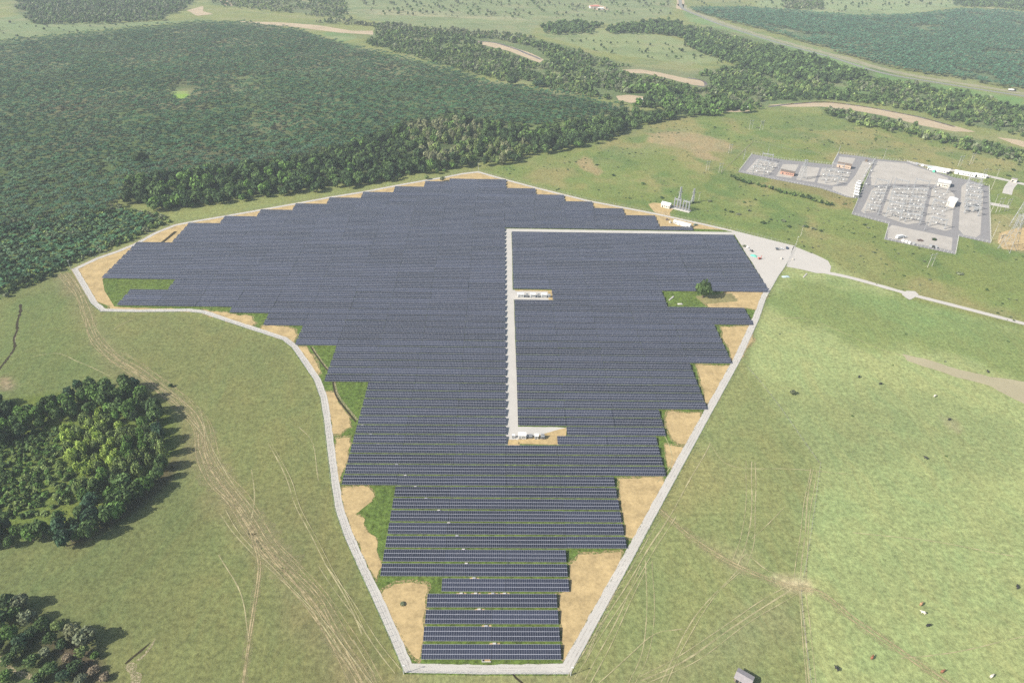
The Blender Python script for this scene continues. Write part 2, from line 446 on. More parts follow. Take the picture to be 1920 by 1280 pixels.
def ground_mat(name, attr=True, col=(0.2, 0.2, 0.1), contrast=1.0, straw=1.0):
    m = bpy.data.materials.new(name); m.use_nodes = True
    nt = m.node_tree; N, L = nt.nodes, nt.links
    b = N["Principled BSDF"]; b.inputs["Roughness"].default_value = 0.95; b.inputs["Specular IOR Level"].default_value = 0.1
    tc = N.new("ShaderNodeTexCoord")
    if attr:
        a = N.new("ShaderNodeAttribute"); a.attribute_name = "tint"; src = a.outputs["Color"]
    else:
        a = N.new("ShaderNodeRGB"); a.outputs[0].default_value = (*col, 1); src = a.outputs[0]
    def noise(scale, det, rough=0.6, stretch=None, dist=0.0):
        n = N.new("ShaderNodeTexNoise"); n.inputs["Scale"].default_value = scale; n.inputs["Detail"].default_value = det
        n.inputs["Roughness"].default_value = rough; n.inputs["Distortion"].default_value = dist
        if stretch:
            mp = N.new("ShaderNodeMapping"); mp.inputs["Scale"].default_value = stretch[:3]; mp.inputs["Rotation"].default_value = (0, 0, stretch[3])
            L.new(tc.outputs["Object"], mp.inputs[0]); L.new(mp.outputs[0], n.inputs["Vector"])
        else: L.new(tc.outputs["Object"], n.inputs["Vector"])
        return n.outputs[0]
    def rng_(v, a0, a1, b0, b1):
        r = N.new("ShaderNodeMapRange"); r.inputs[1].default_value = a0; r.inputs[2].default_value = a1; r.inputs[3].default_value = b0; r.inputs[4].default_value = b1
        L.new(v, r.inputs[0]); return r.outputs[0]
    def mul(p, q):
        r = N.new("ShaderNodeMath"); r.operation = 'MULTIPLY'; L.new(p, r.inputs[0]); L.new(q, r.inputs[1]); return r.outputs[0]
    c = contrast
    f1 = rng_(noise(0.42, 4, 0.8), 0.35, 0.65, 1 - .34*c, 1 + .34*c)      # tussocks
    f2 = rng_(noise(0.10, 5, 0.7, None, 0.6), 0.3, 0.7, 1 - .13*c, 1 + .13*c)
    f3 = rng_(noise(0.012, 5, 0.6), 0.3, 0.7, 1 - .07*c, 1 + .07*c)
    v = mul(mul(f1, f2), f3)
    sc_ = N.new("ShaderNodeVectorMath"); sc_.operation = 'SCALE'; L.new(src, sc_.inputs[0]); L.new(v, sc_.inputs["Scale"])
    st = N.new("ShaderNodeVectorMath"); st.operation = 'MULTIPLY'; st.inputs[1].default_value = (1.09, 1.02, 0.93); L.new(sc_.outputs[0], st.inputs[0])
    gr = N.new("ShaderNodeVectorMath"); gr.operation = 'MULTIPLY'; gr.inputs[1].default_value = (0.94, 1.0, 0.92); L.new(sc_.outputs[0], gr.inputs[0])
    k = rng_(noise(0.05, 6, 0.72, (1.0, 0.45, 1.0, 0.7), 1.2), 0.36, 0.64, 0, 1.0 * straw)
    mx = N.new("ShaderNodeMix"); mx.data_type = 'RGBA'
    L.new(k, mx.inputs[0]); L.new(gr.outputs[0], mx.inputs[6]); L.new(st.outputs[0], mx.inputs[7])
    L.new(mx.outputs[2], b.inputs["Base Color"])
    bp = N.new("ShaderNodeBump"); bp.inputs["Strength"].default_value = 0.5; bp.inputs["Distance"].default_value = 0.5
    L.new(noise(0.8, 3, 0.7), bp.inputs["Height"]); L.new(bp.outputs[0], b.inputs["Normal"])
    return m
M_GROUND = ground_mat("grassland")
tag(link("ground", gme, M_GROUND), kind="structure")

# ------------------------------------------------------------------ materials of the surfaces
M_FARM = ground_mat("weedy_farm_grass", False, alb(122,146,72), 1.6, 1.0)
M_SAND = mat("sandy_soil", alb(222,195,142,0.47), 0.95, 0.36, 0.6, spec=0.1, scale2=0.16)
M_SANDF = mat("thin_sandy_fringe", alb(206,184,134,0.44), 0.95, 0.16, 0.9, spec=0.1)
M_GRAVEL = mat("pale_gravel", alb(226,221,211,0.50), 0.95, 0.1, 1.3, spec=0.1, scale2=0.09)
M_GRAVEL2 = mat("white_gravel", alb(228,222,212,0.5), 0.95, 0.07, 1.3, spec=0.1, scale2=0.06)
M_YARDG = mat("switchyard_gravel", alb(218,211,200,0.47), 0.95, 0.16, 0.5, spec=0.1, scale2=0.08)
M_ASPH = mat("grey_asphalt", alb(176,173,172,0.44), 0.9, 0.08, 1.0, spec=0.2, scale2=0.08)
M_ROAD = mat("worn_highway_asphalt", alb(170,170,160,0.45), 0.9, 0.08, 0.5, spec=0.2)
M_RSAND = mat("river_sand", alb(226,204,170,0.45), 0.95, 0.14, 0.12, spec=0.1, scale2=0.03)
M_WATER = mat("muddy_river_water", alb(150,118,92,0.3), 0.25, 0.08, 0.05, spec=0.5)
M_DRY = mat("dry_channel_soil", alb(206,196,160,0.46), 0.95, 0.12, 0.5, spec=0.1, scale2=0.05)
M_DITCH = mat("dark_ditch_soil", alb(88,80,60,0.35), 0.95, 0.3, 0.5, spec=0.1)
def track_mat(name, col, lo, hi, scale=0.25):
    m = mat(name, col, 0.95, 0.15, 0.6, spec=0.1)
    nt = m.node_tree; N, L = nt.nodes, nt.links
    tc = N.new("ShaderNodeTexCoord"); n = N.new("ShaderNodeTexNoise"); n.inputs["Scale"].default_value = scale; n.inputs["Detail"].default_value = 5; n.inputs["Roughness"].default_value = 0.7
    L.new(tc.outputs["Object"], n.inputs["Vector"])
    r = N.new("ShaderNodeMapRange"); r.inputs[1].default_value = lo; r.inputs[2].default_value = hi
    L.new(n.outputs[0], r.inputs[0]); L.new(r.outputs[0], N["Principled BSDF"].inputs["Alpha"])
    return m
M_TRACK = track_mat("wheel_worn_earth", alb(214,196,150,0.48), 0.30, 0.60)
M_PALE = track_mat("pale_earth", alb(206,192,154,0.45), 0.42, 0.58, 1.2)
M_WORN = track_mat("trampled_verge", alb(198,188,142,0.46), 0.38, 0.95, 0.5)
M_TRACK2 = track_mat("faint_trodden_grass", alb(216,206,158,0.5), 0.26, 0.62, 0.12)


# farm ground, sand, roads
sheet("farm_ground", [OUTER], 0.04, M_FARM)
def stair_side(side, n0, n1):
    pts = []
    for n in range(n0, n1 + 1):
        X = (XL if side < 0 else XR)[n] - side * 1.0
        pts += [(X, YT(n) - 7.2), (X, YT(n) + 1.0)]
    return pts
a_ = [(px, py) for px, py in OUTER]
iL, iApex, iR = OUTER.index((133,505)), OUTER.index((897,321)), OUTER.index((1376,432))
outL = OUTER_W[iApex:] + [OUTER_W[0]]
sL = [p for p in stair_side(-1, 39, 66)]
topsand = OUTER_W[iR:iApex] + outL + [at(165,560), at(200,572), at(214,574)] + [at(196,545)] + sL + list(reversed(stair_side(1, 53, 66)))
SANDS = [
 [(800,1096),(770,1092),(745,1094),(722,1105),(712,1118),(735,1165),(757,1205),(785,1236),(790,1205),(798,1140)],
 [(1163,1035),(1110,1037),(1085,1040),(1080,1052),(1068,1060),(1068,1105),(1050,1112),(1052,1180),(1056,1225),(1066,1246),(1090,1215),(1130,1140),(1168,1065)],
 [(1160,896),(1200,897),(1240,893),(1246,905),(1222,950),(1190,1010),(1172,1004),(1165,940)],
 [(1249,773),(1280,773),(1315,774),(1308,800),(1288,834),(1270,832),(1258,820),(1252,800)],
 [(1246,832),(1262,835),(1285,840),(1262,880),(1252,872)],
 [(1306,686),(1340,686),(1372,685),(1366,705),(1340,752),(1326,758),(1315,720)],
 [(1350,612),(1380,612),(1412,612),(1408,640),(1390,672),(1374,676),(1362,645)],
 [(1365,541),(1438,540),(1434,560),(1422,582),(1400,577),(1330,577),(1325,566),(1345,560)],
 [(645,913),(672,911),(692,913),(700,925),(697,940),(680,955),(668,962),(680,970),(690,998),(703,1006),(708,1030),(713,1060),(709,1085),(690,1060),(663,1003),(646,960),(640,930)],
 [(630,822),(655,820),(657,835),(648,870),(640,890),(636,905),(628,860)],
 [(610,733),(628,738),(640,760),(655,785),(657,800),(640,813),(624,812),(616,770)],
 [(556,650),(576,650),(590,676),(602,697),(594,708),(582,690)],
 [(490,611),(530,611),(550,617),(557,628),(549,644),(530,637),(490,622)],
 [(380,580),(425,587),(470,593),(479,605),(468,613),(420,599),(385,590)],
 [(205,573),(240,577),(375,580),(380,586),(260,582),(210,582)],
]
for m_, lo_, hi_, sc2 in ((M_SAND, .28, .36, 1.1), (M_SANDF, .44, .56, .8)):
    nt = m_.node_tree; N, L = nt.nodes, nt.links
    tc = N.new("ShaderNodeTexCoord"); n_ = N.new("ShaderNodeTexNoise"); n_.inputs["Scale"].default_value = sc2; n_.inputs["Detail"].default_value = 6; n_.inputs["Roughness"].default_value = .75
    r2 = N.new("ShaderNodeMapRange"); r2.inputs[1].default_value = lo_; r2.inputs[2].default_value = hi_
    L.new(tc.outputs["Object"], n_.inputs["Vector"]); L.new(n_.outputs[0], r2.inputs[0]); L.new(r2.outputs[0], N["Principled BSDF"].inputs["Alpha"])
sheet("sandy_soil", SANDS, 0.08, M_SAND, amp=0.9, step=1.4)
def grow(P, w):
    c_ = np.mean(P, axis=0); P = np.array(P); d_ = P - c_; return [tuple(p) for p in c_ + d_ * (1 + w / (np.linalg.norm(d_, axis=1)[:, None] + 1e-6))]
sheet("sandy_fringe", [grow(W(p), 1.8) for p in SANDS], 0.055, M_SANDF, world_pts=True, amp=1.3, step=1.4)
sheet("sandy_verge", [topsand], 0.065, M_SAND, world_pts=True, amp=0.0)
# perimeter road
def inset(P, w):
    P = np.array(P); n = len(P); out = []
    area = 0.5 * np.sum(P[:, 0] * np.roll(P[:, 1], -1) - np.roll(P[:, 0], -1) * P[:, 1])
    sgn = 1 if area > 0 else -1
    for i in range(n):
        a, b, c = P[i - 1], P[i], P[(i + 1) % n]
        d1 = (b - a) / np.linalg.norm(b - a); d2 = (c - b) / np.linalg.norm(c - b)
        n1 = np.array([-d1[1], d1[0]]) * sgn; n2 = np.array([-d2[1], d2[0]]) * sgn
        m_ = n1 + n2; m_ /= np.linalg.norm(m_); k = w[i] / max(0.5, m_ @ n1)
        out.append(b + m_ * k)
    return np.array(out)
wid = []
for (px, py) in OUTER:
    wid.append(5.2 if px > 1060 and py > 560 else 4.6 if py > 500 else 4.2)
o_in = inset(OUTER_W, wid); o_out = inset(OUTER_W, [0.6] * len(OUTER))
nO = len(OUTER); rv, rf, npt = [], [], 0
for i in range(nO):
    a0, a1, b0, b1 = o_out[i], o_out[(i+1) % nO], o_in[i], o_in[(i+1) % nO]
    k = max(1, int(np.linalg.norm(a1 - a0) / 3.0))
    for j in range(k):
        t = j / k; w1, w2 = rng.normal(0, .06), rng.normal(0, .14)
        p, q = a0 + (a1-a0)*t, b0 + (b1-b0)*t; u = (q-p)/np.linalg.norm(q-p)
        p, q = p + u*w1, q + u*w2
        rv += [(p[0], p[1], .12), (q[0], q[1], .12)]
nn = len(rv) // 2
rf = [(2*i, 2*((i+1) % nn), 2*((i+1) % nn)+1, 2*i+1) for i in range(nn)]
tag(link("perimeter_road", np_mesh("perimeter_road", np.array(rv), np.array(rf)), M_GRAVEL), kind="structure")
M_RUT = track_mat("packed_gravel_rut", alb(214,208,197,0.49), 0.45, 0.90, 0.3)
M_FRINGE = track_mat("weedy_road_edge", alb(166,166,120,0.42), 0.52, 0.72, 0.5)
def closed_line(P, step=2.0):
    out = []
    for i in range(len(P)):
        a, b = np.array(P[i]), np.array(P[(i + 1) % len(P)]); n = max(1, int(np.linalg.norm(b - a) / step))
        out += [a + (b - a) * k / n for k in range(n)]
    return np.array(out)
def ring(name, offs, w, z, m, wob=.12):
    V, F, n = [], [], 0
    for k, o_ in enumerate(offs):
        L_ = closed_line(inset(OUTER_W, [o_] * len(OUTER))); v, f = ribbon_geo(L_, w, z, 0, wob, k, .2)
        V.append(v); F.append(f + n); n += len(v)
    tag(link(name, np_mesh(name, np.concatenate(V), np.concatenate(F)), m), kind="structure")
ring("road_ruts", [1.9, 3.4], .4, 0.135, M_RUT)
ring("road_edge_weeds", [.3, 4.9], .55, 0.14, M_FRINGE, .3)
# yard, lanes, station pads
sheet("gravel_yard", [[(1372,434),(1440,450),(1490,462),(1474,496),(1460,517),(1440,543),(1436,536),(1408,490),(1384,450)],
                      [(1488,462),(1530,478),(1552,489),(1559,500),(1556,513),(1530,512),(1500,505),(1474,500)]], 0.15, M_GRAVEL2, amp=0.5)
y51 = YT(51)
lanes = [[(5.6, YT(16)-6.5), (12.8, YT(16)-4), (36, YT(16)-4.5), (40, YT(17)-6), (42.5, YT(17)+.5), (36, YT(17)+1.2), (13.2, YT(17)+1.2), (13.0, YT(35)+.5), (12.4, YT(36)-6.4), (43.2, YT(36)-6.4), (43.2, YT(37)+1.0), (12.2, YT(37)+1.0), (12.2, YT(50)+.6), (219, YT(50)+1.2), (224, y51+.8), (5.4, y51+.8), (5.4, YT(38)), (5.8, YT(30))]]
sheet("gravel_lane", lanes, 0.10, M_GRAVEL, world_pts=True, amp=0.25, step=2.0)
sheet("pad_soil", [[(13, YT(16)-5.5), (36, YT(16)-6), (41.5, YT(17)-5.5), (42.5, YT(17)+.8), (36, YT(17)-1.5), (24, YT(16)+1.6), (13, YT(16)-1)], [(7,YT(16)-6.8),(14,YT(16)-6.8),(13,YT(16)-2),(7,YT(16)-2)],
                   [(14, YT(37)+1.1), (43.4, YT(37)+1.1), (43.6, YT(36)-6.2), (40, YT(36)-6.2), (40, YT(37)-1), (14, YT(37)-.6)]], 0.13, M_SAND, world_pts=True, amp=0.4, step=1.5)
# access tracks outside
ribbons("access_road", [([(1545,510),(1600,522),(1700,550),(1800,576),(1925,608),(2050,640)], 5.2, 0, 0.15, 0.05)], 0.12, M_GRAVEL2)
sheet("turning_circle", [[(1690,552),(1700,545),(1715,546),(1722,552),(1714,558),(1706,562),(1700,559)]], 0.14, M_GRAVEL2, amp=0.5, step=2)
sheet("spur_pad", [[(1215,383),(1225,380),(1245,382),(1262,392),(1255,400),(1262,412),(1235,405),(1225,395)],
                  [(1252,384),(1262,388),(1292,398),(1296,393),(1268,385)]], 0.09, M_SAND, amp=0.5, step=2)
sheet("dry_channel", [[(1690,663),(1730,672),(1790,690),(1860,706),(1960,722),(1960,775),(1900,748),(1850,722),(1800,708),(1745,690),(1700,676)]], 0.05, M_DRY, amp=1.2)
# river and bars of sand
sheet("river_sand", [
 [(888,78),(925,80),(960,88),(995,100),(1020,112),(1012,118),(985,108),(950,95),(915,87)],
 [(1165,131),(1200,130),(1240,137),(1290,148),(1320,152),(1323,162),(1300,160),(1255,148),(1210,138),(1175,137)],
 [(1155,180),(1180,178),(1205,181),(1208,194),(1180,193),(1160,188)],
 [(1290,200),(1330,196),(1370,204),(1410,208),(1380,211),(1320,207)],
 [(1440,197),(1500,193),(1560,193),(1610,198),(1670,208),(1720,220),(1790,236),(1830,248),(1790,247),(1730,236),(1660,218),(1600,207),(1540,200),(1480,201)],
 [(1870,258),(1905,262),(1960,275),(1960,288),(1905,272)],
 [(440,40),(520,42),(600,48),(660,58),(700,58),(700,66),(640,62),(560,52),(490,46)],
 [(350,20),(380,12),(382,22),(400,27),(370,30)], [(410,0),(432,2),(436,12),(418,10)],
 [(1270,-12),(1284,-12),(1282,20),(1268,16)]], 0.07, M_RSAND, amp=1.5, step=5)
ribbons("river", [([(1440,200),(1490,195),(1545,192),(1605,198),(1660,207),(1720,219),(1790,238)], 5, 0, 0.8),
                  ([(880,77),(925,80),(960,90),(985,100),(1015,112)], 6, 0, 0.8), ([(1290,146),(1318,152),(1324,162),(1308,162)], 5, 0, 0.5)], 0.12, M_WATER)
ribbons("highway", [([(1274,-20),(1275,0),(1280,16),(1310,30),(1350,46),(1450,78),(1560,108),(1650,136),(1750,154),(1930,182),(2100,205)], 9, 0, 0)], 0.14, M_ROAD, step=10)
ribbons("road_verge", [([(1275,8),(1285,18),(1312,28),(1352,44),(1452,75),(1562,104),(1652,130),(1752,150),(1930,178)], 20, 4, 1.2, .2)], 0.07, mat("pale_verge", alb(190,186,150,0.42), 0.95, 0.15, 0.05, spec=0.1), step=12)
ribbons("dirt_road", [([(380,18),(450,18),(540,30),(640,24),(760,28),(880,34),(1010,44),(1140,52)], 4, 0, 1.0, .2), ([(1420,0),(1600,-4)], 6, 0, 0), ([(560,0),(650,14)], 6, 0, 1),
                      ([(1850,14),(1925,30)], 14, 0, 1)], 0.05, M_TRACK2, step=10)
sheet("farmhouse_yard", [[(1100,12),(1118,8),(1138,14),(1142,19),(1120,20)]], 0.08, M_RSAND, amp=1.0, step=4)
# substation ground
PLANT_A = [(1384,323),(1410,289),(1465,299),(1560,309),(1571,288),(1612,293),(1642,298),(1622,325),(1604,372),(1588,370),(1538,353),(1479,342)]
PLANT_B = [(1640,298),(1700,303),(1748,320),(1790,333),(1820,338),(1854,350),(1857,456),(1797,443),(1791,477),(1658,449),(1666,420),(1597,402)]
sheet("substation_asphalt", [PLANT_A], 0.06, M_ASPH); sheet("switchyard_asphalt", [PLANT_B], 0.07, M_ASPH)
sheet("switchyard_gravel", [
 [(1398,322),(1420,298),(1456,305),(1460,308),(1441,329)], [(1455,331),(1468,308),(1498,309),(1484,334)], [(1493,337),(1503,311),(1537,315),(1527,342)],
 [(1532,343),(1541,315),(1567,316),(1596,322),(1588,340),(1560,348)], [(1568,311),(1574,294),(1604,297),(1596,313)], [(1588,349),(1604,328),(1618,302),(1637,304),(1612,352),(1606,370),(1592,369),(1560,356),(1562,350)],
 [(1646,302),(1698,306),(1748,323),(1778,334),(1776,346),(1740,346),(1666,345),(1634,348),(1632,330)],
 [(1618,390),(1614,396),(1620,400),(1644,398),(1664,352),(1640,352),(1634,356)], [(1652,402),(1670,352),(1742,352),(1738,368),(1723,418),(1700,421),(1662,408)],
 [(1734,418),(1748,352),(1776,352),(1790,366),(1784,430),(1772,433),(1742,425)], [(1797,430),(1803,350),(1812,343),(1836,346),(1844,360),(1838,440),(1830,445),(1806,440)],
 [(1664,428),(1672,422),(1786,446),(1784,470),(1664,446)]], 0.11, M_YARDG, amp=0.15, step=3)
ribbons("service_road", [([(1700,303),(1745,312),(1800,322),(1850,330),(1930,348)], 8, 0, 0.3, .1), ([(1900,342),(1892,352),(1888,364)], 9, 0, 0), ([(1857,382),(1892,388)], 9, 0, 0)], 0.05, M_GRAVEL2)
sheet("excavated_soil", [[(1872,438),(1890,432),(1905,428),(1960,420),(1960,468),(1905,470),(1880,466),(1872,455)]], 0.05, M_SAND, amp=1.2)
# wheel tracks in the pastures
TL = [(118,512),(148,548),(163,590),(178,635),(215,670),(250,693),(305,732),(345,765),(372,800),(382,850),(405,895),(440,940),(470,985),(500,1030),(545,1080),(590,1130),(630,1195),(665,1250),(690,1300)]
items = []
for k, (o_, w_) in enumerate(((-1.9,.5),(-.1,.5),(1.5,.42),(3.0,.4),(-3.6,.35),(5.2,.3),(-.9,.35),(6.8,.25),(.8,.35))):
    rk = random.Random(k); items.append(([(a + rk.gauss(0, 1.6), b + rk.gauss(0, 1.6)) for a, b in TL[(k > 4) * 4:]], w_, o_, 0.5, 0.3))
items += [([(470,985),(478,1020),(486,1060),(476,1130),(466,1190),(452,1285)], .5, 0.8, .2, .2), ([(470,985),(480,1020),(488,1060),(480,1130),(470,1190),(456,1285)], .5, -0.8, .2, .2),
          ([(1235,955),(1290,1002),(1345,1040),(1385,1062),(1440,1085),(1490,1102),(1540,1112),(1600,1160),(1680,1215),(1760,1270),(1800,1300)], .6, .9, .2, .2),
          ([(1235,955),(1290,1002),(1345,1040),(1385,1062),(1440,1085),(1490,1102),(1540,1112),(1600,1160),(1680,1215),(1760,1270),(1800,1300)], .5, -.9, .2, .2)]
ribbons("wheel_tracks", items, 0.03, M_TRACK, step=3)
ribbons("trampled_ground", [(TL, 8, .6, .8, .3), (TL[8:15], 13, 1, 1.2, .3), ([(470,985),(480,1020),(487,1060),(478,1130),(468,1190),(454,1285)], 4, 0, .3, .2), ([(1235,955),(1290,1002),(1345,1040),(1385,1062),(1440,1085),(1490,1102),(1540,1112),(1600,1160),(1680,1215),(1760,1270),(1800,1300)], 5, 0, .4, .2)], 0.012, M_WORN, step=3)
FT = [[(415,960),(440,1000),(475,1040),(520,1080),(600,1170),(690,1290)], [(376,775),(400,840),(430,895),(470,950)], [(505,830),(540,900),(560,960),(600,1040),(640,1110),(680,1190)], [(470,880),(476,940),(470,985)],
      [(60,668),(110,662),(150,680),(205,706)], [(340,770),(372,805),(385,822)], [(1408,865),(1408,930),(1402,1010),(1388,1055)], [(1388,1062),(1330,1120),(1290,1180),(1240,1280)], [(1490,1105),(1410,1150),(1300,1225),(1200,1275)],
      [(1525,880),(1512,960),(1503,1040),(1500,1090)], [(1500,1090),(1508,1150),(1513,1220),(1520,1290)], [(1210,1050),(1216,1130),(1205,1220),(1180,1280)], [(1330,830),(1370,872),(1480,880),(1600,890)],
      [(410,1040),(450,1110),(470,1200)], [(560,800),(585,830),(600,900)], [(660,1200),(700,1260)], [(600,1060),(660,1150),(700,1210),(740,1262)], [(1100,1275),(1160,1150),(1200,1060)], [(1240,975),(1150,1120),(1090,1240)],
      [(1600,1000),(1720,1010),(1900,1040)], [(1440,600),(1520,600),(1640,650),(1700,668)], [(1690,1235),(1760,1225),(1930,1190)],[(245,600),(222,612),(215,618)], [(1230,780),(1260,860),(1230,905)]]
ribbons("cattle_paths", [(p, .55 if i in (2,6,8,9,10) else .4, 0, 0.5, .25) for i, p in enumerate(FT)] + [(FT[10], .4, 1.8, .4, .3), (FT[10], .35, -1.6, .5, .3), (FT[6], .4, 2.4, .5, .3), (FT[6], .3, -3, .5, .3), (FT[11], .3, 3, .6, .3), (FT[16], .35, 2.5, .5, .3), (FT[17], .35, -2.5, .6, .3), (FT[18], .3, 2, .6, .3), (FT[8], .35, -2.2, .5, .3), ([(1500,1088),(1440,1070),(1400,1040),(1385,1060)], .4, 0, .3, .3), ([(1410,1010),(1440,980),(1470,950)], .3, 0, .4, .3), ([(1060,1268),(1140,1150),(1205,1050),(1260,960),(1330,830)], .5, 0, .5, .3), ([(1075,1270),(1150,1160),(1212,1060),(1266,966)], .35, 0, .5, .3), ([(1280,1180),(1230,1190),(1180,1230),(1120,1280)], .4, 0, .4, .3), (FT[9], .4, 2.2, .4, .3), (FT[9], .35, -2.0, .5, .3), (FT[7], .35, 2.0, .5, .3), (FT[8], .3, 2.4, .5, .3), (FT[2], .3, 1.6, .4, .3), (FT[0], .35, 2.0, .5, .3)], 0.02, M_TRACK2, step=3)
ribbons("drain_ditch", [([(586,650),(600,672),(612,688),(624,700)], 1.1, 0, .1), ([(627,716),(634,740),(652,765),(670,787)], 1.3, 0, .1)], 0.09, M_PALE, step=2)
ribbons("ditch_bed", [([(583,650),(597,672),(609,688),(622,702)], .9, 0, .1), ([(624,716),(631,742),(649,768),(667,790)], 1.1, 0, .1), ([(330,434),(318,444),(304,455)], 3.0, 0, .1)], 0.10, M_DITCH, step=2)
ribbons("eroded_gully", [([(40,570),(38,585),(32,605),(30,620),(26,635),(28,650),(18,668),(8,682),(-6,696)], 1.6, 0, .35, .35), ([(284,1202),(262,1222),(250,1232),(236,1245)], .7, 0, .3, .4)], 0.06, M_DITCH, step=1.5)
sheet("pale_bank", [[(232,1250),(245,1240),(258,1244),(256,1258),(266,1264),(262,1290),(242,1290),(246,1265)], [(0,1228),(14,1240),(30,1255),(60,1262),(62,1275),(40,1270),(20,1258),(0,1240)]], 0.05, M_PALE, amp=0.35, step=1)
ribbons("gully_bank", [([(41,572),(40,588),(35,606),(34,620),(31,634),(31,650),(22,668)], .7, -.9, .3, .4), ([(292,1195),(284,1210),(268,1232),(256,1240)], .8, 0, .3, .4)], 0.05, M_PALE, step=1.5)

# ------------------------------------------------------------------ solar farm rows
def ordinal(n):
    ones = ["", "first", "second", "third", "fourth", "fifth", "sixth", "seventh", "eighth", "ninth", "tenth", "eleventh", "twelfth", "thirteenth", "fourteenth", "fifteenth", "sixteenth", "seventeenth", "eighteenth", "nineteenth"]
    if n < 20: return ones[n]
    t = {2: "twenty", 3: "thirty", 4: "forty", 5: "fifty", 6: "sixty"}[n // 10]
    tt = {2: "twentieth", 3: "thirtieth", 4: "fortieth", 5: "fiftieth", 6: "sixtieth"}[n // 10]
    return tt if n % 10 == 0 else t + "-" + ones[n % 10]

def panel_mat():
    m = bpy.data.materials.new("dark_solar_glass"); m.use_nodes = True
    nt = m.node_tree; N, L = nt.nodes, nt.links
    b = N["Principled BSDF"]
    b.inputs["Roughness"].default_value = 0.35; b.inputs["Specular IOR Level"].default_value = 0.5
    tc = N.new("ShaderNodeTexCoord"); sp = N.new("ShaderNodeSeparateXYZ"); L.new(tc.outputs["Object"], sp.inputs[0])
    def mth(op, a, bb=None, c=None):
        r = N.new("ShaderNodeMath"); r.operation = op
        for i, v in enumerate((a, bb, c)):
            if v is None: continue
            if isinstance(v, (int, float)): r.inputs[i].default_value = v
            else: L.new(v, r.inputs[i])
        return r.outputs[0]
    fx = mth('FRACT', sp.outputs[0])                              # modules one metre wide
    lx = mth('LESS_THAN', mth('ABSOLUTE', mth('SUBTRACT', fx, 0.5)), 0.455)   # 1 inside the glass
    fy = mth('FRACT', mth('DIVIDE', sp.outputs[1], 2.09))
    ly = mth('LESS_THAN', mth('ABSOLUTE', mth('SUBTRACT', fy, 0.5)), 0.464)
    glass = mth('MULTIPLY', lx, ly)
    oi = N.new("ShaderNodeObjectInfo")
    fl = mth('FLOOR', sp.outputs[0]); fyl = mth('FLOOR', mth('DIVIDE', sp.outputs[1], 2.09))
    cb = N.new("ShaderNodeCombineXYZ"); L.new(fl, cb.inputs[0]); L.new(fyl, cb.inputs[1]); L.new(mth('MULTIPLY', oi.outputs["Random"], 97.0), cb.inputs[2])
    wn_ = N.new("ShaderNodeTexWhiteNoise"); L.new(cb.outputs[0], wn_.inputs[0])
    wt_ = N.new("ShaderNodeTexWhiteNoise"); ct = N.new("ShaderNodeCombineXYZ"); L.new(mth('FLOOR', mth('DIVIDE', sp.outputs[0], 29.15)), ct.inputs[0]); L.new(mth('MULTIPLY', oi.outputs["Random"], 31.0), ct.inputs[1]); L.new(ct.outputs[0], wt_.inputs[0])
    nz = N.new("ShaderNodeTexNoise"); nz.inputs["Scale"].default_value = 0.06; nz.inputs["Detail"].default_value = 2; L.new(tc.outputs["Object"], nz.inputs[0])
    k = mth('ADD', mth('MULTIPLY', wn_.outputs["Value"], 0.05), mth('ADD', mth('MULTIPLY', oi.outputs["Random"], 0.45), mth('ADD', 0.30, mth('ADD', mth('MULTIPLY', nz.outputs[0], 0.4), mth('MULTIPLY', wt_.outputs["Value"], 0.4)))))
    g = N.new("ShaderNodeMix"); g.data_type = 'RGBA'
    g.inputs[6].default_value = (0.36, 0.37, 0.41, 1)
    s = N.new("ShaderNodeVectorMath"); s.operation = 'SCALE'; s.inputs[0].default_value = (0.021, 0.024, 0.039); L.new(k, s.inputs["Scale"])
    gl2 = mth('MULTIPLY', mth('ADD', mth('MULTIPLY', lx, .45), .55), ly); L.new(gl2, g.inputs[0]); L.new(s.outputs[0], g.inputs[7]); L.new(g.outputs[2], b.inputs["Base Color"])
    return m
M_PANEL = panel_mat()
M_STEEL = mat("galvanised_steel", (0.31, 0.32, 0.33), 0.5, 0.05, 1, metal=0.1)
ROW_D, Z0, Z1 = 6.27, 0.72, 1.5
def row_meshes(L, seed):
    r = random.Random(seed); tb = MB(); x0 = 0.0
    nt_ = max(1, round(L / 29.15)); w = L / nt_
    for i in range(nt_):
        a, b = x0 + i * w, x0 + (i + 1) * w - (0.12 if i < nt_ - 1 else 0)
        j0, j1 = r.uniform(-.09, .09), r.uniform(-.11, .11)
        tb.hexa([(a, 0, Z0 + j0 - .05), (b, 0, Z0 + j0 - .05), (b, ROW_D, Z1 + j1 - .05), (a, ROW_D, Z1 + j1 - .05),
                 (a, 0, Z0 + j0), (b, 0, Z0 + j0), (b, ROW_D, Z1 + j1), (a, ROW_D, Z1 + j1)])
    fr = MB()
    for yy in (1.3, 4.6):
        zz = Z0 + (Z1 - Z0) * yy / ROW_D - 0.26
        fr.box(L / 2, yy, zz, L - .2, .1, .12)
        k = 0.6
        while k < L:
            fr.box(k, yy, 0, .12, .12, zz); k += 4.7
    k = 0.6
    while k < L:
        fr.bar((k, .3, Z0 - .12), (k, ROW_D - .3, Z1 - .18), .1); k += 4.7
    return tb.mesh("panel_surface"), fr.mesh("mounting_frame")
def add_row(x0, x1, n, label):
    L = x1 - x0
    pm, fm = row_meshes(L, n * 7 + int(x0))
    e = empty("solar_panel_row", (x0, YT(n) - ROW_D, 0.1))
    tag(e, label, "solar panel row", "long rows of solar panels in the fenced farm")
    link("panel_surface", pm, M_PANEL, e); link("mounting_frame", fm, M_STEEL, e)
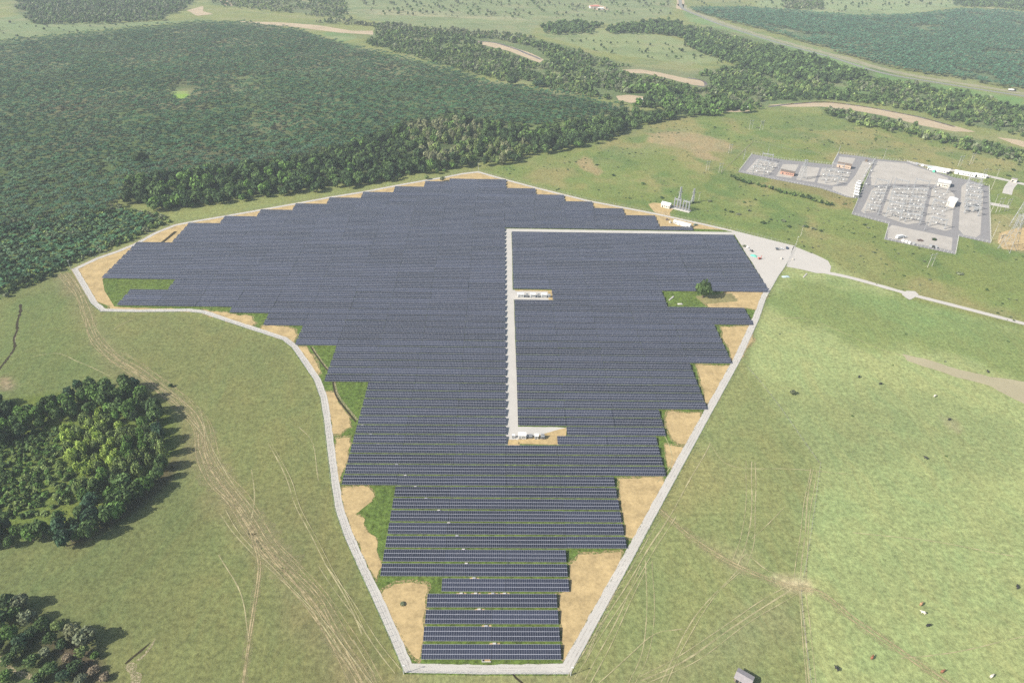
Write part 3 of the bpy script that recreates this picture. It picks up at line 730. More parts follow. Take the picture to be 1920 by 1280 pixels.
for n in range(67):
    o_ = ordinal(n + 1)
    if 16 <= n <= 50:
        cx1 = 6.2
        sx0 = {16: 35.8, 17: 41.9, 36: 43.0, 37: 43.0}.get(n, 13.2 if n < 36 else 12.6)
        add_row(XL[n], cx1, n, f"{o_} solar panel row up from the farm's near tip, forest side of the gravel lane")
        add_row(sx0, XR[n], n, f"{o_} solar panel row up from the farm's near tip, substation side of the gravel lane")
    else:
        add_row(XL[n], XR[n], n, f"{o_} solar panel row, counted from the near tip of the fenced farm")

# ------------------------------------------------------------------ vegetation
def foliage_mat(name, rough=0.8, vary=0.25):
    m = bpy.data.materials.new(name); m.use_nodes = True
    nt = m.node_tree; N, L = nt.nodes, nt.links; b = N["Principled BSDF"]
    b.inputs["Roughness"].default_value = rough; b.inputs["Specular IOR Level"].default_value = 0.2
    a = N.new("ShaderNodeAttribute"); a.attribute_name = "tint"
    oi = N.new("ShaderNodeObjectInfo"); r = N.new("ShaderNodeMapRange"); r.inputs[3].default_value = 1 - vary; r.inputs[4].default_value = 1 + vary
    L.new(oi.outputs["Random"], r.inputs[0])
    s = N.new("ShaderNodeVectorMath"); s.operation = 'SCALE'; L.new(a.outputs["Color"], s.inputs[0]); L.new(r.outputs[0], s.inputs["Scale"])
    L.new(s.outputs[0], b.inputs["Base Color"])
    tr = N.new("ShaderNodeBsdfTranslucent"); L.new(s.outputs[0], tr.inputs[0])
    mx = N.new("ShaderNodeMixShader"); mx.inputs[0].default_value = 0.3
    out = N["Material Output"]; L.new(b.outputs[0], mx.inputs[1]); L.new(tr.outputs[0], mx.inputs[2]); L.new(mx.outputs[0], out.inputs[0])
    return m
M_LEAF = foliage_mat("tree_foliage"); M_FROND = foliage_mat("palm_fronds", 0.6)
M_LEAF0 = foliage_mat("wood_foliage", 0.8, 0.0); M_FROND0 = foliage_mat("plantation_fronds", 0.6, 0.0)
M_BARK = mat("bark", (0.13, 0.10, 0.075), 0.9, 0.2, 2)
FV = 0.88

def leaf_proto(seed, n, R=1.0, H=1.0, lobes=7, leaf=0.16, base=0.25):
    """crown of radius 1 and height 1 (z from base to 1), as loose leaf clumps on several lobes -> (n,4,3), (n,) light/dark"""
    r = np.random.default_rng(seed)
    lc = r.normal(size=(lobes, 3)); lc /= np.linalg.norm(lc, axis=1)[:, None]
    lc *= r.uniform(.35, .62, (lobes, 1)); lc[:, 2] = np.abs(lc[:, 2]) * .55 - .12
    lr = r.uniform(.32, .55, lobes); lc[0] = (0, 0, .1); lr[0] = .62
    k = r.integers(0, lobes, n)
    d = r.normal(size=(n, 3)); d[:, 2] += .35; d /= np.linalg.norm(d, axis=1)[:, None]
    rad = lr[k] * (0.75 + 0.3 * r.random(n))
    c = lc[k] + d * rad[:, None]
    nrm = d + r.normal(size=(n, 3)) * .45; nrm /= np.linalg.norm(nrm, axis=1)[:, None]
    u = np.cross(nrm, r.normal(size=(n, 3))); u /= np.linalg.norm(u, axis=1)[:, None] + 1e-9
    v = np.cross(nrm, u); s = (leaf * r.uniform(.6, 1.35, n))[:, None]
    q = np.stack([c - u*s - v*s*.8, c + u*s*.9 - v*s, c + u*s + v*s*.9, c - u*s*.8 + v*s], 1)
    q[:, :, 2] = base + (q[:, :, 2] + .5) / 1.3 * (1 - base)
    lobetint = r.uniform(.78, 1.25, lobes)
    t = lobetint[k] * r.uniform(.75, 1.25, n)
    return q, t
def palm_proto(seed, fronds=12, segs=2, w=.17):
    """oil palm crown: radius 1, centre at height z=1; loose arching fronds"""
    r = np.random.default_rng(seed); Q, T = [], []
    for f in range(fronds):
        a = 6.283 * (f / fronds) + r.uniform(-.25, .25); up = r.uniform(.15, .95); L = r.uniform(.8, 1.1)
        ca, sa = math.cos(a), math.sin(a); px, pz = 0.05, 0.0; t = r.uniform(.75, 1.3)
        slope = up
        for g in range(segs):
            dx = L / segs * (1 if slope < .8 else .85); dzz = slope * L / segs * .7
            nx_, nz_ = px + dx, pz + dzz
            w0, w1 = (w * .7, w * 1.15) if g == 0 else (w * 1.15, w * .35)
            Q.append([(px*ca + sa*w0, px*sa - ca*w0, pz), (px*ca - sa*w0, px*sa + ca*w0, pz), (nx_*ca - sa*w1, nx_*sa + ca*w1, nz_), (nx_*ca + sa*w1, nx_*sa - ca*w1, nz_)])
            T.append(t); px, pz = nx_, nz_; slope -= r.uniform(1.0, 1.5) / segs * 1.6
    return np.array(Q), np.array(T)
def trunk_proto(r0, r1, h, n=5, limbs=3, seed=0, spread=.4):
    b = MB(); b.cyl(0, 0, -.3, r0, h + .3, n, r1); rr = random.Random(seed)
    for k in range(limbs):
        a = rr.uniform(0, 6.28); z = h * rr.uniform(.55, .9)
        b.bar((0, 0, z), (math.cos(a)*h*spread, math.sin(a)*h*spread, z + h*.5), r1*1.2, r1*.4)
    return b
def mesh_quads(name, q, tcol):
    n = len(q)
    return np_mesh(name, q.reshape(-1, 3), np.arange(n * 4).reshape(n, 4), np.repeat(tcol, 4, axis=0))
def scatter_mass(name, m, protos, pos, sxy, sz, cols, kind="stuff", zoff=0.0, label=None):
    """many plants as ONE object"""
    r = np.random.default_rng(len(pos)); which = r.integers(0, len(protos), len(pos)); Q, T = [], []
    for i, (q, t) in enumerate(protos):
        s = np.where(which == i)[0]
        if not len(s): continue
        a = r.uniform(0, 6.283, len(s)); ca, sa = np.cos(a), np.sin(a)
        X = q[None, :, :, 0] * sxy[s, None, None]; Y = q[None, :, :, 1] * sxy[s, None, None]
        qq = np.empty((len(s),) + q.shape)
        qq[..., 0] = X * ca[:, None, None] - Y * sa[:, None, None] + pos[s, 0, None, None]
        qq[..., 1] = X * sa[:, None, None] + Y * ca[:, None, None] + pos[s, 1, None, None]
        qq[..., 2] = q[None, :, :, 2] * sz[s, None, None] + (zoff[s, None, None] if isinstance(zoff, np.ndarray) else zoff)
        Q.append(qq.reshape(-1, 4, 3)); T.append((cols[s][:, None, :] * t[None, :, None]).reshape(-1, 3))
    o = link(name, mesh_quads(name, np.concatenate(Q), np.concatenate(T)), m)
    return tag(o, label=label, kind=kind)
def grid_in(pts, sp, z=0.0, jit=.3, tri=True, rot=.5, keep=None, seed=0, ymax=3.0):
    P = np.array([at(a, b, z) for a, b in pts]); r = np.random.default_rng(seed)
    c0 = P.mean(0); R_ = np.hypot(*(P - c0).T).max() + sp
    k = int(R_ / sp) + 2; I, J = np.meshgrid(np.arange(-k, k + 1), np.arange(-k, k + 1))
    u = (I + (.5 * (J & 1) if tri else 0)) * sp; v = J * sp * (.866 if tri else 1)
    u, v = u.ravel().astype(float), v.ravel().astype(float)
    X = c0[0] + u * math.cos(rot) - v * math.sin(rot) + r.normal(size=len(u)) * sp * jit
    Y = c0[1] + u * math.sin(rot) + v * math.cos(rot) + r.normal(size=len(u)) * sp * jit
    ok = in_poly(P, X, Y); X, Y = X[ok], Y[ok]
    # leave out what the picture cannot show
    dd = np.stack([X, Y, np.full_like(X, -CAMH)], 1); z_ = dd @ _fw
    qx = 960 + FOC * (dd @ RT) / z_; qy = 640 - FOC * (dd @ UP) / z_
    m_ = (z_ > 10) & (qx > -160) & (qx < 2080) & (qy > -60) & (qy < 1380)
    p = np.stack([X[m_], Y[m_]], 1)
    if keep is not None: p = p[keep(p[:, 0], p[:, 1], r)]
    return p
def near_order(p): return np.argsort(np.hypot(p[:, 0], p[:, 1]))
def visible(p, z=5.0):
    dd = np.stack([p[:, 0], p[:, 1], np.full(len(p), z - CAMH)], 1); z_ = dd @ _fw
    qx = 960 + FOC * (dd @ RT) / z_; qy = 640 - FOC * (dd @ UP) / z_
    return (qx > 4) & (qx < 1916) & (qy > 4) & (qy < 1276)

LEAFP = [leaf_proto(s, 230, lobes=7 + s % 4, leaf=.135) for s in range(6)]
LEAFN = [leaf_proto(40 + s, 520, lobes=9 + s % 5, leaf=.105) for s in range(5)]
LEAFF = [leaf_proto(20 + s, 64, lobes=6, leaf=.23) for s in range(6)]
SHRUBP = [leaf_proto(60 + s, 60, lobes=5, leaf=.22, base=0.02) for s in range(5)]
PALMN = [palm_proto(s, 15, 3, .15) for s in range(4)]
PALMF = [palm_proto(10 + s, 11, 2, .22) for s in range(6)]
GREENS = {k: np.array(alb(*v, .80)) for k, v in dict(dark=(70,92,56), mid=(92,116,66), light=(128,146,86), yellow=(166,188,92), grey=(122,130,100), blue=(72,100,72), fresh=(102,134,66), palm=(62,96,62), palm2=(74,106,80), pale=(146,150,112), dry=(150,136,112)).items()}

SIZE = lambda h, a, b: "small" if h < a else ("tall" if h > b else "middling")
CNAME = dict(dark="dark green", mid="mid green", fresh="fresh green", blue="bluish green", light="light green", yellow="yellow-green", pale="pale", grey="grey-green")
def relabel(prefix, where):
    """finer labels: colour, size and the stretch the plant stands in"""
    for o in list(bpy.data.objects):
        if o.parent is None and o.get("label") == prefix:
            o["label"] = where(o)
def colour_of(o):
    c = [k for k in o.children if k.name.startswith("crown")]
    me = c[0].data if c else o.data
    return CK.get(me.name, "green")
CK = {}
def instance_trees(name, cat, pos, sxy, hz, colkeys, protos, label, group, m, trunk_r=.035, tr_seed=0, trunkcol=None, part="crown"):
    """individual trees: Empty > trunk, crown; meshes shared between copies"""
    cache = {}
    tk = [trunk_proto(.05, .028, .62, 5, 3, s).mesh("trunk") for s in range(2)]
    for t_ in tk: t_.materials.append(trunkcol or M_BARK)
    r = random.Random(len(pos) + tr_seed)
    for i in range(len(pos)):
        ck = colkeys[i]; pi = r.randrange(len(protos)); key = (ck, pi)
        if key not in cache:
            q, t = protos[pi]; me = mesh_quads(part, q, GREENS[ck][None, :] * t[:, None]); me.materials.append(m); cache[key] = me; CK[me.name] = CNAME.get(ck, 'green')
        e = empty(name, (float(pos[i, 0]), float(pos[i, 1]), 0.0), r.uniform(0, 6.28))
        tag(e, label, cat, group)
        c = bpy.data.objects.new(part, cache[key]); COL.objects.link(c); c.parent = e; c.scale = (float(sxy[i]), float(sxy[i]), float(hz[i]))
        t2 = bpy.data.objects.new("trunk", tk[i % 2]); COL.objects.link(t2); t2.parent = e; t2.scale = (float(hz[i])*.8, float(hz[i])*.8, float(hz[i]))

# oil palms
def palm_keep(x_, y_, r):
    g = fbm(x_ + 300, y_, 60.0, 4); g2 = fbm(x_, y_ + 700, 18.0, 2)
    return (g * .6 + g2 * .4 < .68) & (r.random(len(x_)) < .95)
pp = grid_in(Z_PALM, 9.4, 6.0, .04, rot=.35, keep=palm_keep, seed=1)
clear = W([(316,168),(356,167),(362,184),(344,196),(318,192)])
pp = pp[~in_poly(clear, pp[:, 0], pp[:, 1])]
pp = pp[near_order(pp)]
vis = np.where(visible(pp))[0]; ind = vis[:290]; rest = np.setdiff1d(np.arange(len(pp)), ind)
r_ = np.random.default_rng(5)
def palm_cols(n, pos):
    base = GREENS["palm"][None, :] * (0.72 + .5 * fbm(pos[:, 0], pos[:, 1], 90.0, 3))[:, None] * r_.uniform(.6, 1.35, (n, 1))
    w = np.clip((fbm(pos[:, 0] + 900, pos[:, 1], 40., 3) - .55) * 5, 0, 1)[:, None] * .6
    w = w * .4
    return base * (1 - w) + GREENS["grey"] * w
def shift_palm(protos, h): 
    out = []
    for q, t in protos:
        q = q.copy(); out.append((q, t))
    return out
R0 = r_.uniform(3.9, 4.9, len(pp)); HT = r_.uniform(5.0, 10.0, len(pp))
scatter_mass("palm_plantation", M_FROND0, PALMF, pp[rest], R0[rest], R0[rest], palm_cols(len(rest), pp[rest]), zoff=HT[rest], label="dense plantation of dark oil palms")
ptm = [MB().cyl(0, 0, 0, .35, 1, 6, .25).mesh("trunk")]; ptm[0].materials.append(M_BARK)
pcache = {}
for i in ind:
    ck = random.choice(["palm", "palm", "palm2", "blue"]); pi = random.randrange(4)
    if (ck, pi) not in pcache:
        q, t = PALMN[pi]; me = mesh_quads("crown", q, GREENS[ck][None, :] * t[:, None]); me.materials.append(M_FROND); pcache[(ck, pi)] = me
    e = empty("oil_palm", (float(pp[i, 0]), float(pp[i, 1]), 0), random.uniform(0, 6.28))
    tag(e, "PALM", "palm tree", "oil palms at the near edge of the plantation")
    c = bpy.data.objects.new("crown", pcache[(ck, pi)]); COL.objects.link(c); c.parent = e; c.location = (0, 0, HT[i]); c.scale = (R0[i],) * 3
    t2 = bpy.data.objects.new("trunk", ptm[0]); COL.objects.link(t2); t2.parent = e; t2.scale = (1, 1, HT[i] + .2)
PS = [("at the picture's side", 20, 360), ("behind the scrub slope", 130, 372), ("behind the bulging end of the forest strip", 225, 340), ("behind the middle of the forest strip", 480, 300), ("behind the bamboo of the forest strip", 750, 240)]
relabel("PALM", lambda o: f"{'broad' if o.children[0].scale[0] > 4.1 else 'narrow'} {'tall' if o.children[0].location[2] > 6.5 else 'short'} oil palm, {min(PS, key=lambda p: (at(p[1], p[2])[0]-o.location.x)**2 + (at(p[1], p[2])[1]-o.location.y)**2)[0]}, plantation edge")
p2 = grid_in(Z_PALM2, 10.4, 6.0, .10, rot=.9, keep=lambda a, b, r: (fbm(a, b, 70., 3) < .70) & (r.random(len(a)) < .96), seed=2)
R1 = r_.uniform(4.4, 5.6, len(p2))
scatter_mass("highway_plantation", M_FROND0, PALMF, p2, R1, R1, GREENS["palm2"][None, :] * r_.uniform(.65, 1.5, (len(p2), 1)) * np.array([.9, 1.02, .98]), zoff=r_.uniform(5, 7.5, len(p2)), label="plantation of green palms beyond the highway")

# woods: nearest trees one by one, the rest as masses
def wood(zone_, sp, thr, z=7.0, seed=0, hmin=6, hmax=14, s=40., fringe=False):
    p = grid_in(zone_, sp, z, .33, rot=.2, keep=lambda a, b, r: (fbm(a + seed * 50, b, s, 3) > thr), seed=seed)
    r = np.random.default_rng(seed)
    if fringe:
        sd = poly_sd(np.array([at(a, b, z) for a, b in zone_]), p[:, 0], p[:, 1])
        p = p[r.random(len(p)) < np.clip(.3 + sd / (14 if sp == 7.6 else 28), 0, .9)]
    p = p[near_order(p)]
    h = r.uniform(hmin, hmax, len(p)) * (.75 + .5 * fbm(p[:, 0], p[:, 1], 30., 2))
    return p, h * r.uniform(.36, .5, len(p)), h
def wcols(p, keys, seed=0):
    r = np.random.default_rng(seed + 70); A = np.array([GREENS[k] for k in keys])
    g = fbm(p[:, 0] + seed * 13, p[:, 1], 35., 2); idx = np.clip(((g - .25) / .5 * len(keys)).astype(int) + r.integers(-1, 2, len(p)), 0, len(keys) - 1)
    return A[idx] * r.uniform(.8, 1.2, (len(p), 1)), idx
pb, rb, hb = wood(Z_BELT, 7.6, .28, 6.5, 3, 5, 14, 22., True)
cb_, ib = wcols(pb, ["dark", "mid", "dark", "mid", "fresh", "dark"], 3)
BAMBOO = [np.array([at(a, b, 7) for a, b in z]) for z in ([(765,228),(850,222),(905,235),(900,262),(880,300),(840,305),(790,290),(770,260)], [(905,268),(960,262),(1000,262),(975,288),(940,300),(905,295)])]
bm_ = np.zeros(len(pb), bool)
for B in BAMBOO: bm_ |= in_poly(B, pb[:, 0], pb[:, 1])
bm_ &= np.random.default_rng(1).random(len(pb)) < .8
BAMP = [leaf_proto(80 + s, 240, lobes=9, leaf=.10, base=.05) for s in range(3)]
vb = np.where(visible(pb, 8) & ~bm_)[0][:150]; restb = np.setdiff1d(np.where(~bm_)[0], vb)
kk = ["dark", "mid", "dark", "mid", "fresh", "dark"]
instance_trees("forest_tree", "tree", pb[vb], rb[vb] * 1.1, hb[vb], [kk[i] for i in ib[vb]], LEAFP, "FOREST", "trees of the forest strip behind the farm", M_LEAF)
scatter_mass("forest_strip", M_LEAF0, LEAFP[:4], pb[restb], rb[restb] * 1.1, hb[restb], cb_[restb], label="dark leafy forest strip beyond the farm")
jb = np.where(bm_)[0]
instance_trees("bamboo_clump", "bamboo", pb[jb][:150], rb[jb][:150] * .8, hb[jb][:150] * 1.1, [random.choice(["pale", "light", "light"]) for _ in jb[:150]], BAMP, "BAMC", "bamboo clumps in the forest strip", M_LEAF)
STEPS = [("at its bulging end by the scrub slope", 290, 385), ("above the first steps of the farm's upper edge", 420, 375), ("above the middle steps of the farm's upper edge", 540, 355), ("above the later steps of the farm's upper edge", 680, 335), ("left of the farthest fence corner".replace("left of", "just before"), 800, 315), ("beyond the farthest fence corner", 960, 290), ("toward the farmhouse", 1120, 250)]
def stretch(o):
    x_, y_ = o.location.x, o.location.y
    return min(STEPS, key=lambda p: (at(p[1], p[2])[0]-x_)**2 + (at(p[1], p[2])[1]-y_)**2)[0]
relabel("BAMC", lambda o: f"{SIZE(o.children[0].scale[2], 12, 16)} {colour_of(o)} feathery bamboo clump of the forest strip, {stretch(o)}")
relabel("FOREST", lambda o: f"{SIZE(o.children[0].scale[2], 12, 16)} {colour_of(o)} forest strip tree {stretch(o)}")
if len(jb) > 150: scatter_mass("bamboo_thicket", M_LEAF0, BAMP, pb[jb][150:], rb[jb][150:] * .8, hb[jb][150:] * 1.1, np.tile(GREENS["pale"], (len(jb) - 150, 1)))

RIV = [np.array(W(z)) for z in ([(880,72),(930,74),(1005,92),(1030,114),(1012,124),(980,114),(912,92)], [(1155,126),(1240,130),(1330,146),(1332,166),(1300,168),(1230,150),(1160,140)], [(1140,176),(1212,176),(1214,197),(1150,196)], [(1430,190),(1560,188),(1680,204),(1840,244),(1800,254),(1660,226),(1540,206),(1430,208)], [(430,34),(700,50),(705,72),(600,62),(440,48)])]
HWY = np.array(W([(1265,-20),(1290,14),(1360,40),(1450,68),(1570,98),(1660,124),(1760,144),(1940,172),(1940,196),(1750,166),(1640,150),(1540,118),(1440,90),(1340,60),(1262,28)]))
def clear_of(p):
    m = np.ones(len(p), bool)
    for R_ in RIV + [HWY]: m &= ~in_poly(R_, p[:, 0], p[:, 1])
    return m
FARW = []
for i, (z_, sp, thr, keys, h0, h1, s_) in enumerate([
    (Z_WOOD, 6.8, .34, ["mid", "grey", "mid", "light", "mid", "dark", "mid"], 3, 9, 30.), (Z_BANK, 6.5, .35, ["mid", "light", "grey", "mid"], 4, 9, 30.), (Z_MID, 7, .3, ["dark", "mid", "fresh", "mid"], 6, 13, 30.),
    (Z_TOPLEFT, 9, .33, ["mid", "grey", "mid"], 5, 10, 60.), (Z_TOPBAND, 10, .4, ["mid", "grey", "light"], 4, 8, 60.), (Z_TREES2, 10, .3, ["mid", "grey", "pale"], 5, 9, 60.),
    (Z_ROW2, 9, .36, ["mid", "dark", "mid"], 6, 12, 60.), (Z_TOPRIGHT, 9, .3, ["mid", "grey"], 5, 10, 60.), (Z_TOPRIGHT2, 9, .3, ["mid", "dark"], 6, 11, 60.),
    ([(655,42),(760,40),(900,56),(960,60),(1010,68),(960,74),(860,64),(760,54),(700,56)], 8, .3, ["grey", "mid", "grey"], 5, 9, 40.),
    ([(1260,58),(1300,62),(1350,88),(1400,100),(1440,84),(1500,98),(1600,130),(1640,140),(1560,150),(1440,140),(1380,118),(1300,92)], 7, .25, ["dark", "mid", "dark", "mid"], 8, 14, 60.),
    ([(655,-8),(1260,-8),(1260,24),(1000,34),(700,24)], 24, .45, ["mid", "grey"], 4, 9, 40.),
    ([(1060,70),(1250,75),(1370,100),(1380,118),(1200,105),(1080,86)], 20, .5, ["mid", "dark"], 3, 7, 30.),
    ([(0,38),(380,40),(240,50),(0,72),(-60,76)], 26, .5, ["mid", "grey"], 3, 6, 30.),
    ([(1300,-8),(1880,-8),(1790,10),(1560,24),(1300,14)], 30, .5, ["mid", "dark"], 4, 8, 30.),
    ([(1290,30),(1560,104),(1660,134),(1800,162),(1930,182),(1930,206),(1700,170),(1500,110),(1300,52)], 16, .5, ["mid", "light"], 3, 7, 30.),
    ([(1440,160),(1640,170),(1720,200),(1600,190),(1500,186)], 14, .4, ["light", "mid"], 3, 6, 40.)]):
    p, rr, hh = wood(z_, sp, thr, 5.0, 10 + i, h0, h1, s_, True)
    ok = clear_of(p); FARW.append((p[ok], rr[ok] * 1.15, hh[ok], wcols(p[ok], keys, 10 + i)[0] * 1.1))
p, rr, hh, cc = (np.concatenate([f[k] for f in FARW]) for k in range(4))
scatter_mass("riverside_woods", M_LEAF0, LEAFF, p, rr, hh, cc, label="hazy riverside woods beyond the plantation")

# scrub slope left of the farm
ps = grid_in(Z_SCRUB, 4.2, 2.0, .4, keep=lambda a, b, r: fbm(a, b, 14., 3) > .34, seed=31)
ps = ps[near_order(ps)]; ps = ps[poly_sd(OUTER_W, ps[:, 0], ps[:, 1]) < -5]
rs = r_.uniform(1.4, 3.1, len(ps)); hs = rs * r_.uniform(1.1, 1.7, len(ps)); cs_, is_ = wcols(ps, ["mid", "light", "grey", "light", "mid", "dark"], 31); cs_ = cs_ * 1.3
vs_ = np.where(visible(ps, 2))[0][:30]; re_ = np.setdiff1d(np.arange(len(ps)), vs_)
yp = grid_in(Z_YOUNG, 9.0, 3.0, .08, rot=.35, seed=88); yp = yp[poly_sd(OUTER_W, yp[:, 0], yp[:, 1]) < -7]
scatter_mass("young_palms", M_FROND0, PALMF, yp, r_.uniform(3.0, 4.2, len(yp)), r_.uniform(3.0, 4.2, len(yp)), palm_cols(len(yp), yp) * 1.35, zoff=r_.uniform(2.2, 4.0, len(yp)), label="younger palms scattered through the scrub slope")
def shrubs(pos, rad, hz, keys, label, group, name="shrub", protos=SHRUBP, cat="shrub", m=None):
    cache = {}
    for i in range(len(pos)):
        k = (keys[i], random.randrange(len(protos)))
        if k not in cache:
            q, t = protos[k[1]]; me = mesh_quads(name, q, GREENS[k[0]][None, :] * t[:, None]); me.materials.append(m or M_LEAF); cache[k] = me; CK[me.name] = CNAME.get(k[0], 'green')
        o = bpy.data.objects.new(name, cache[k]); COL.objects.link(o); o.location = (float(pos[i][0]), float(pos[i][1]), 0); o.scale = (float(rad[i]), float(rad[i]), float(hz[i]))
        o.rotation_euler = (0, 0, random.uniform(0, 6.28)); tag(o, label, cat, group)
k6 = ["mid", "light", "grey", "light", "mid", "dark"]
shrubs(ps[vs_], rs[vs_], hs[vs_], [k6[i] for i in is_[vs_]], "bushy green shrub on the scrub slope outside the farm's forest-side gravel corner", "shrubs on the scrub slope by the farm corner")
scatter_mass("scrub_thicket", M_LEAF0, SHRUBP, ps[re_], rs[re_], hs[re_], cs_[re_], label="green scrub thicket below the plantation")

# grove in the near pasture
GRV = lambda pts, z=7: np.array([at(a, b, z) for a, b in pts])
def pick(poly_px, sp, z, seed, jit=.33, thr=0):
    p = grid_in(poly_px, sp, z, jit, rot=.3, seed=seed, keep=(lambda a, b, r: fbm(a, b, 12., 2) > thr) if thr else None); return p
G_RING = [(-120,775),(0,762),(40,758),(100,742),(140,715),(200,708),(250,712),(290,735),(296,765),(306,790),(300,815),(262,800),(235,778),(190,765),(150,762),(110,782),(60,800),(0,818),(-120,830)]
G_LOW = [(-120,985),(0,978),(60,975),(95,965),(140,955),(180,930),(215,905),(250,885),(290,868),(312,850),(305,875),(280,892),(258,925),(235,950),(200,975),(165,988),(140,1005),(110,1012),(60,1005),(0,1012),(-120,1015)]
g1 = np.concatenate([pick(G_RING, 6.8, 7.5, 41), pick(G_LOW, 6.4, 7.5, 45)]); g1 = g1[near_order(g1)]
h1 = r_.uniform(7, 13.5, len(g1)); q1 = h1 * r_.uniform(.34, .48, len(g1)); c1, i1 = wcols(g1, ["dark", "mid", "fresh", "dark", "mid", "blue"], 41)
kg_ = ["dark", "mid", "fresh", "mid", "mid", "blue"]
instance_trees("grove_tree", "tree", g1, q1, h1, [kg_[i] for i in i1], LEAFN, "GROVE", "trees round the grove in the near pasture", M_LEAF)
def side_of_grove(o):
    x_, y_ = o.location.x, o.location.y
    P = [("facing the farm road", at(300, 780)), ("above the hollow, next to the pasture", at(110, 745)), ("on its far crest near the lone bush", at(215, 715)), ("on its lower edge by the bare rim", at(170, 990)), ("on its lower edge by the picture's side", at(30, 1000)), ("above the hollow at the picture's side", at(20, 790)), ("casting shade on the wheel tracks", at(295, 870)), ("on its lower corner above the open pasture", at(245, 930))]
    return min(P, key=lambda p: (p[1][0]-x_)**2 + (p[1][1]-y_)**2)[0]
relabel("GROVE", lambda o: f"{SIZE(o.children[0].scale[2], 9, 11.5)} {colour_of(o)} tree of the near grove, {side_of_grove(o)}")
BAMG = [leaf_proto(90 + s_, 420, lobes=12, leaf=.085, base=.05) for s_ in range(3)]
g2 = pick([(118,800),(150,775),(185,770),(222,790),(228,830),(205,870),(170,885),(135,875),(112,850)], 4.8, 6, 42)
instance_trees("bamboo_clump", "bamboo", g2, r_.uniform(2.6, 3.9, len(g2)), r_.uniform(6, 10, len(g2)), [random.choice(["yellow", "yellow", "light", "yellow"]) for _ in g2], BAMG, "BAMA", "yellow-green bamboo clumps in the grove", M_LEAF)
g5 = pick([(228,800),(260,805),(298,822),(306,845),(285,862),(250,878),(215,900),(185,920),(150,935),(140,905),(175,890),(208,872),(230,838)], 5.4, 7, 46)
instance_trees("bamboo_clump", "bamboo", g5, r_.uniform(3.0, 4.4, len(g5)), r_.uniform(9, 13, len(g5)), [random.choice(["light", "fresh", "light", "mid"]) for _ in g5], BAMG, "BAMB", "bright green bamboo plumes in the grove", M_LEAF)
relabel("BAMA", lambda o: f"{SIZE(o.children[0].scale[2], 7.5, 8.8)} {colour_of(o)} feathery bamboo clump at the bright heart of the near grove")
relabel("BAMB", lambda o: f"{SIZE(o.children[0].scale[2], 10.3, 11.8)} {colour_of(o)} bamboo plume between the bright heart and shaded rim of the grove")
g3 = pick([(-60,830),(60,805),(118,795),(118,860),(140,885),(150,920),(110,950),(60,968),(-60,975)], 3.3, 2, 43, .4, .2); g3 = g3[near_order(g3)]
vm_ = visible(g3, 1); v3 = g3[vm_][:190]; v4 = np.concatenate([g3[vm_][190:], g3[~vm_]])
SHG = [leaf_proto(95 + s_, 110, lobes=5, leaf=.16, base=.02) for s_ in range(4)]
shrubs(v3, r_.uniform(1.2, 2.7, len(v3)), r_.uniform(1.6, 4.0, len(v3)), [random.choice(["mid", "fresh", "light", "light", "mid", "fresh", "light"]) for _ in v3], "HOLLOW", "low shrubs in the hollow of the grove", protos=SHG)
def hollow_lab(o):
    x_, y_ = o.location.x, o.location.y; P = [("by the picture's side", at(20, 890)), ("beside the yellow bamboo", at(110, 850)), ("above the lower ring of trees", at(90, 935)), ("below the upper ring of trees", at(70, 820))]
    return f"{'taller' if o.scale[2] > 2.8 else 'low'} {colour_of(o)} shrub in the grove's hollow, {min(P, key=lambda p: (p[1][0]-x_)**2 + (p[1][1]-y_)**2)[0]}"
relabel("HOLLOW", hollow_lab)
if len(v4): scatter_mass("grove_undergrowth", M_LEAF0, SHG, v4, r_.uniform(1.2, 2.7, len(v4)), r_.uniform(1.6, 4, len(v4)), np.tile(GREENS["mid"], (len(v4), 1)))
g4 = pick([(-70,745),(-10,740),(8,752),(18,775),(5,800),(-70,800)], 6.5, 7, 44)
instance_trees("grove_tree", "tree", g4, r_.uniform(3.5, 5, len(g4)), r_.uniform(9, 13, len(g4)), ["dark"] * len(g4), LEAFN, "dark tree at the picture's edge, above the open hollow of the near grove", "trees at the picture's edge above the grove", M_LEAF)
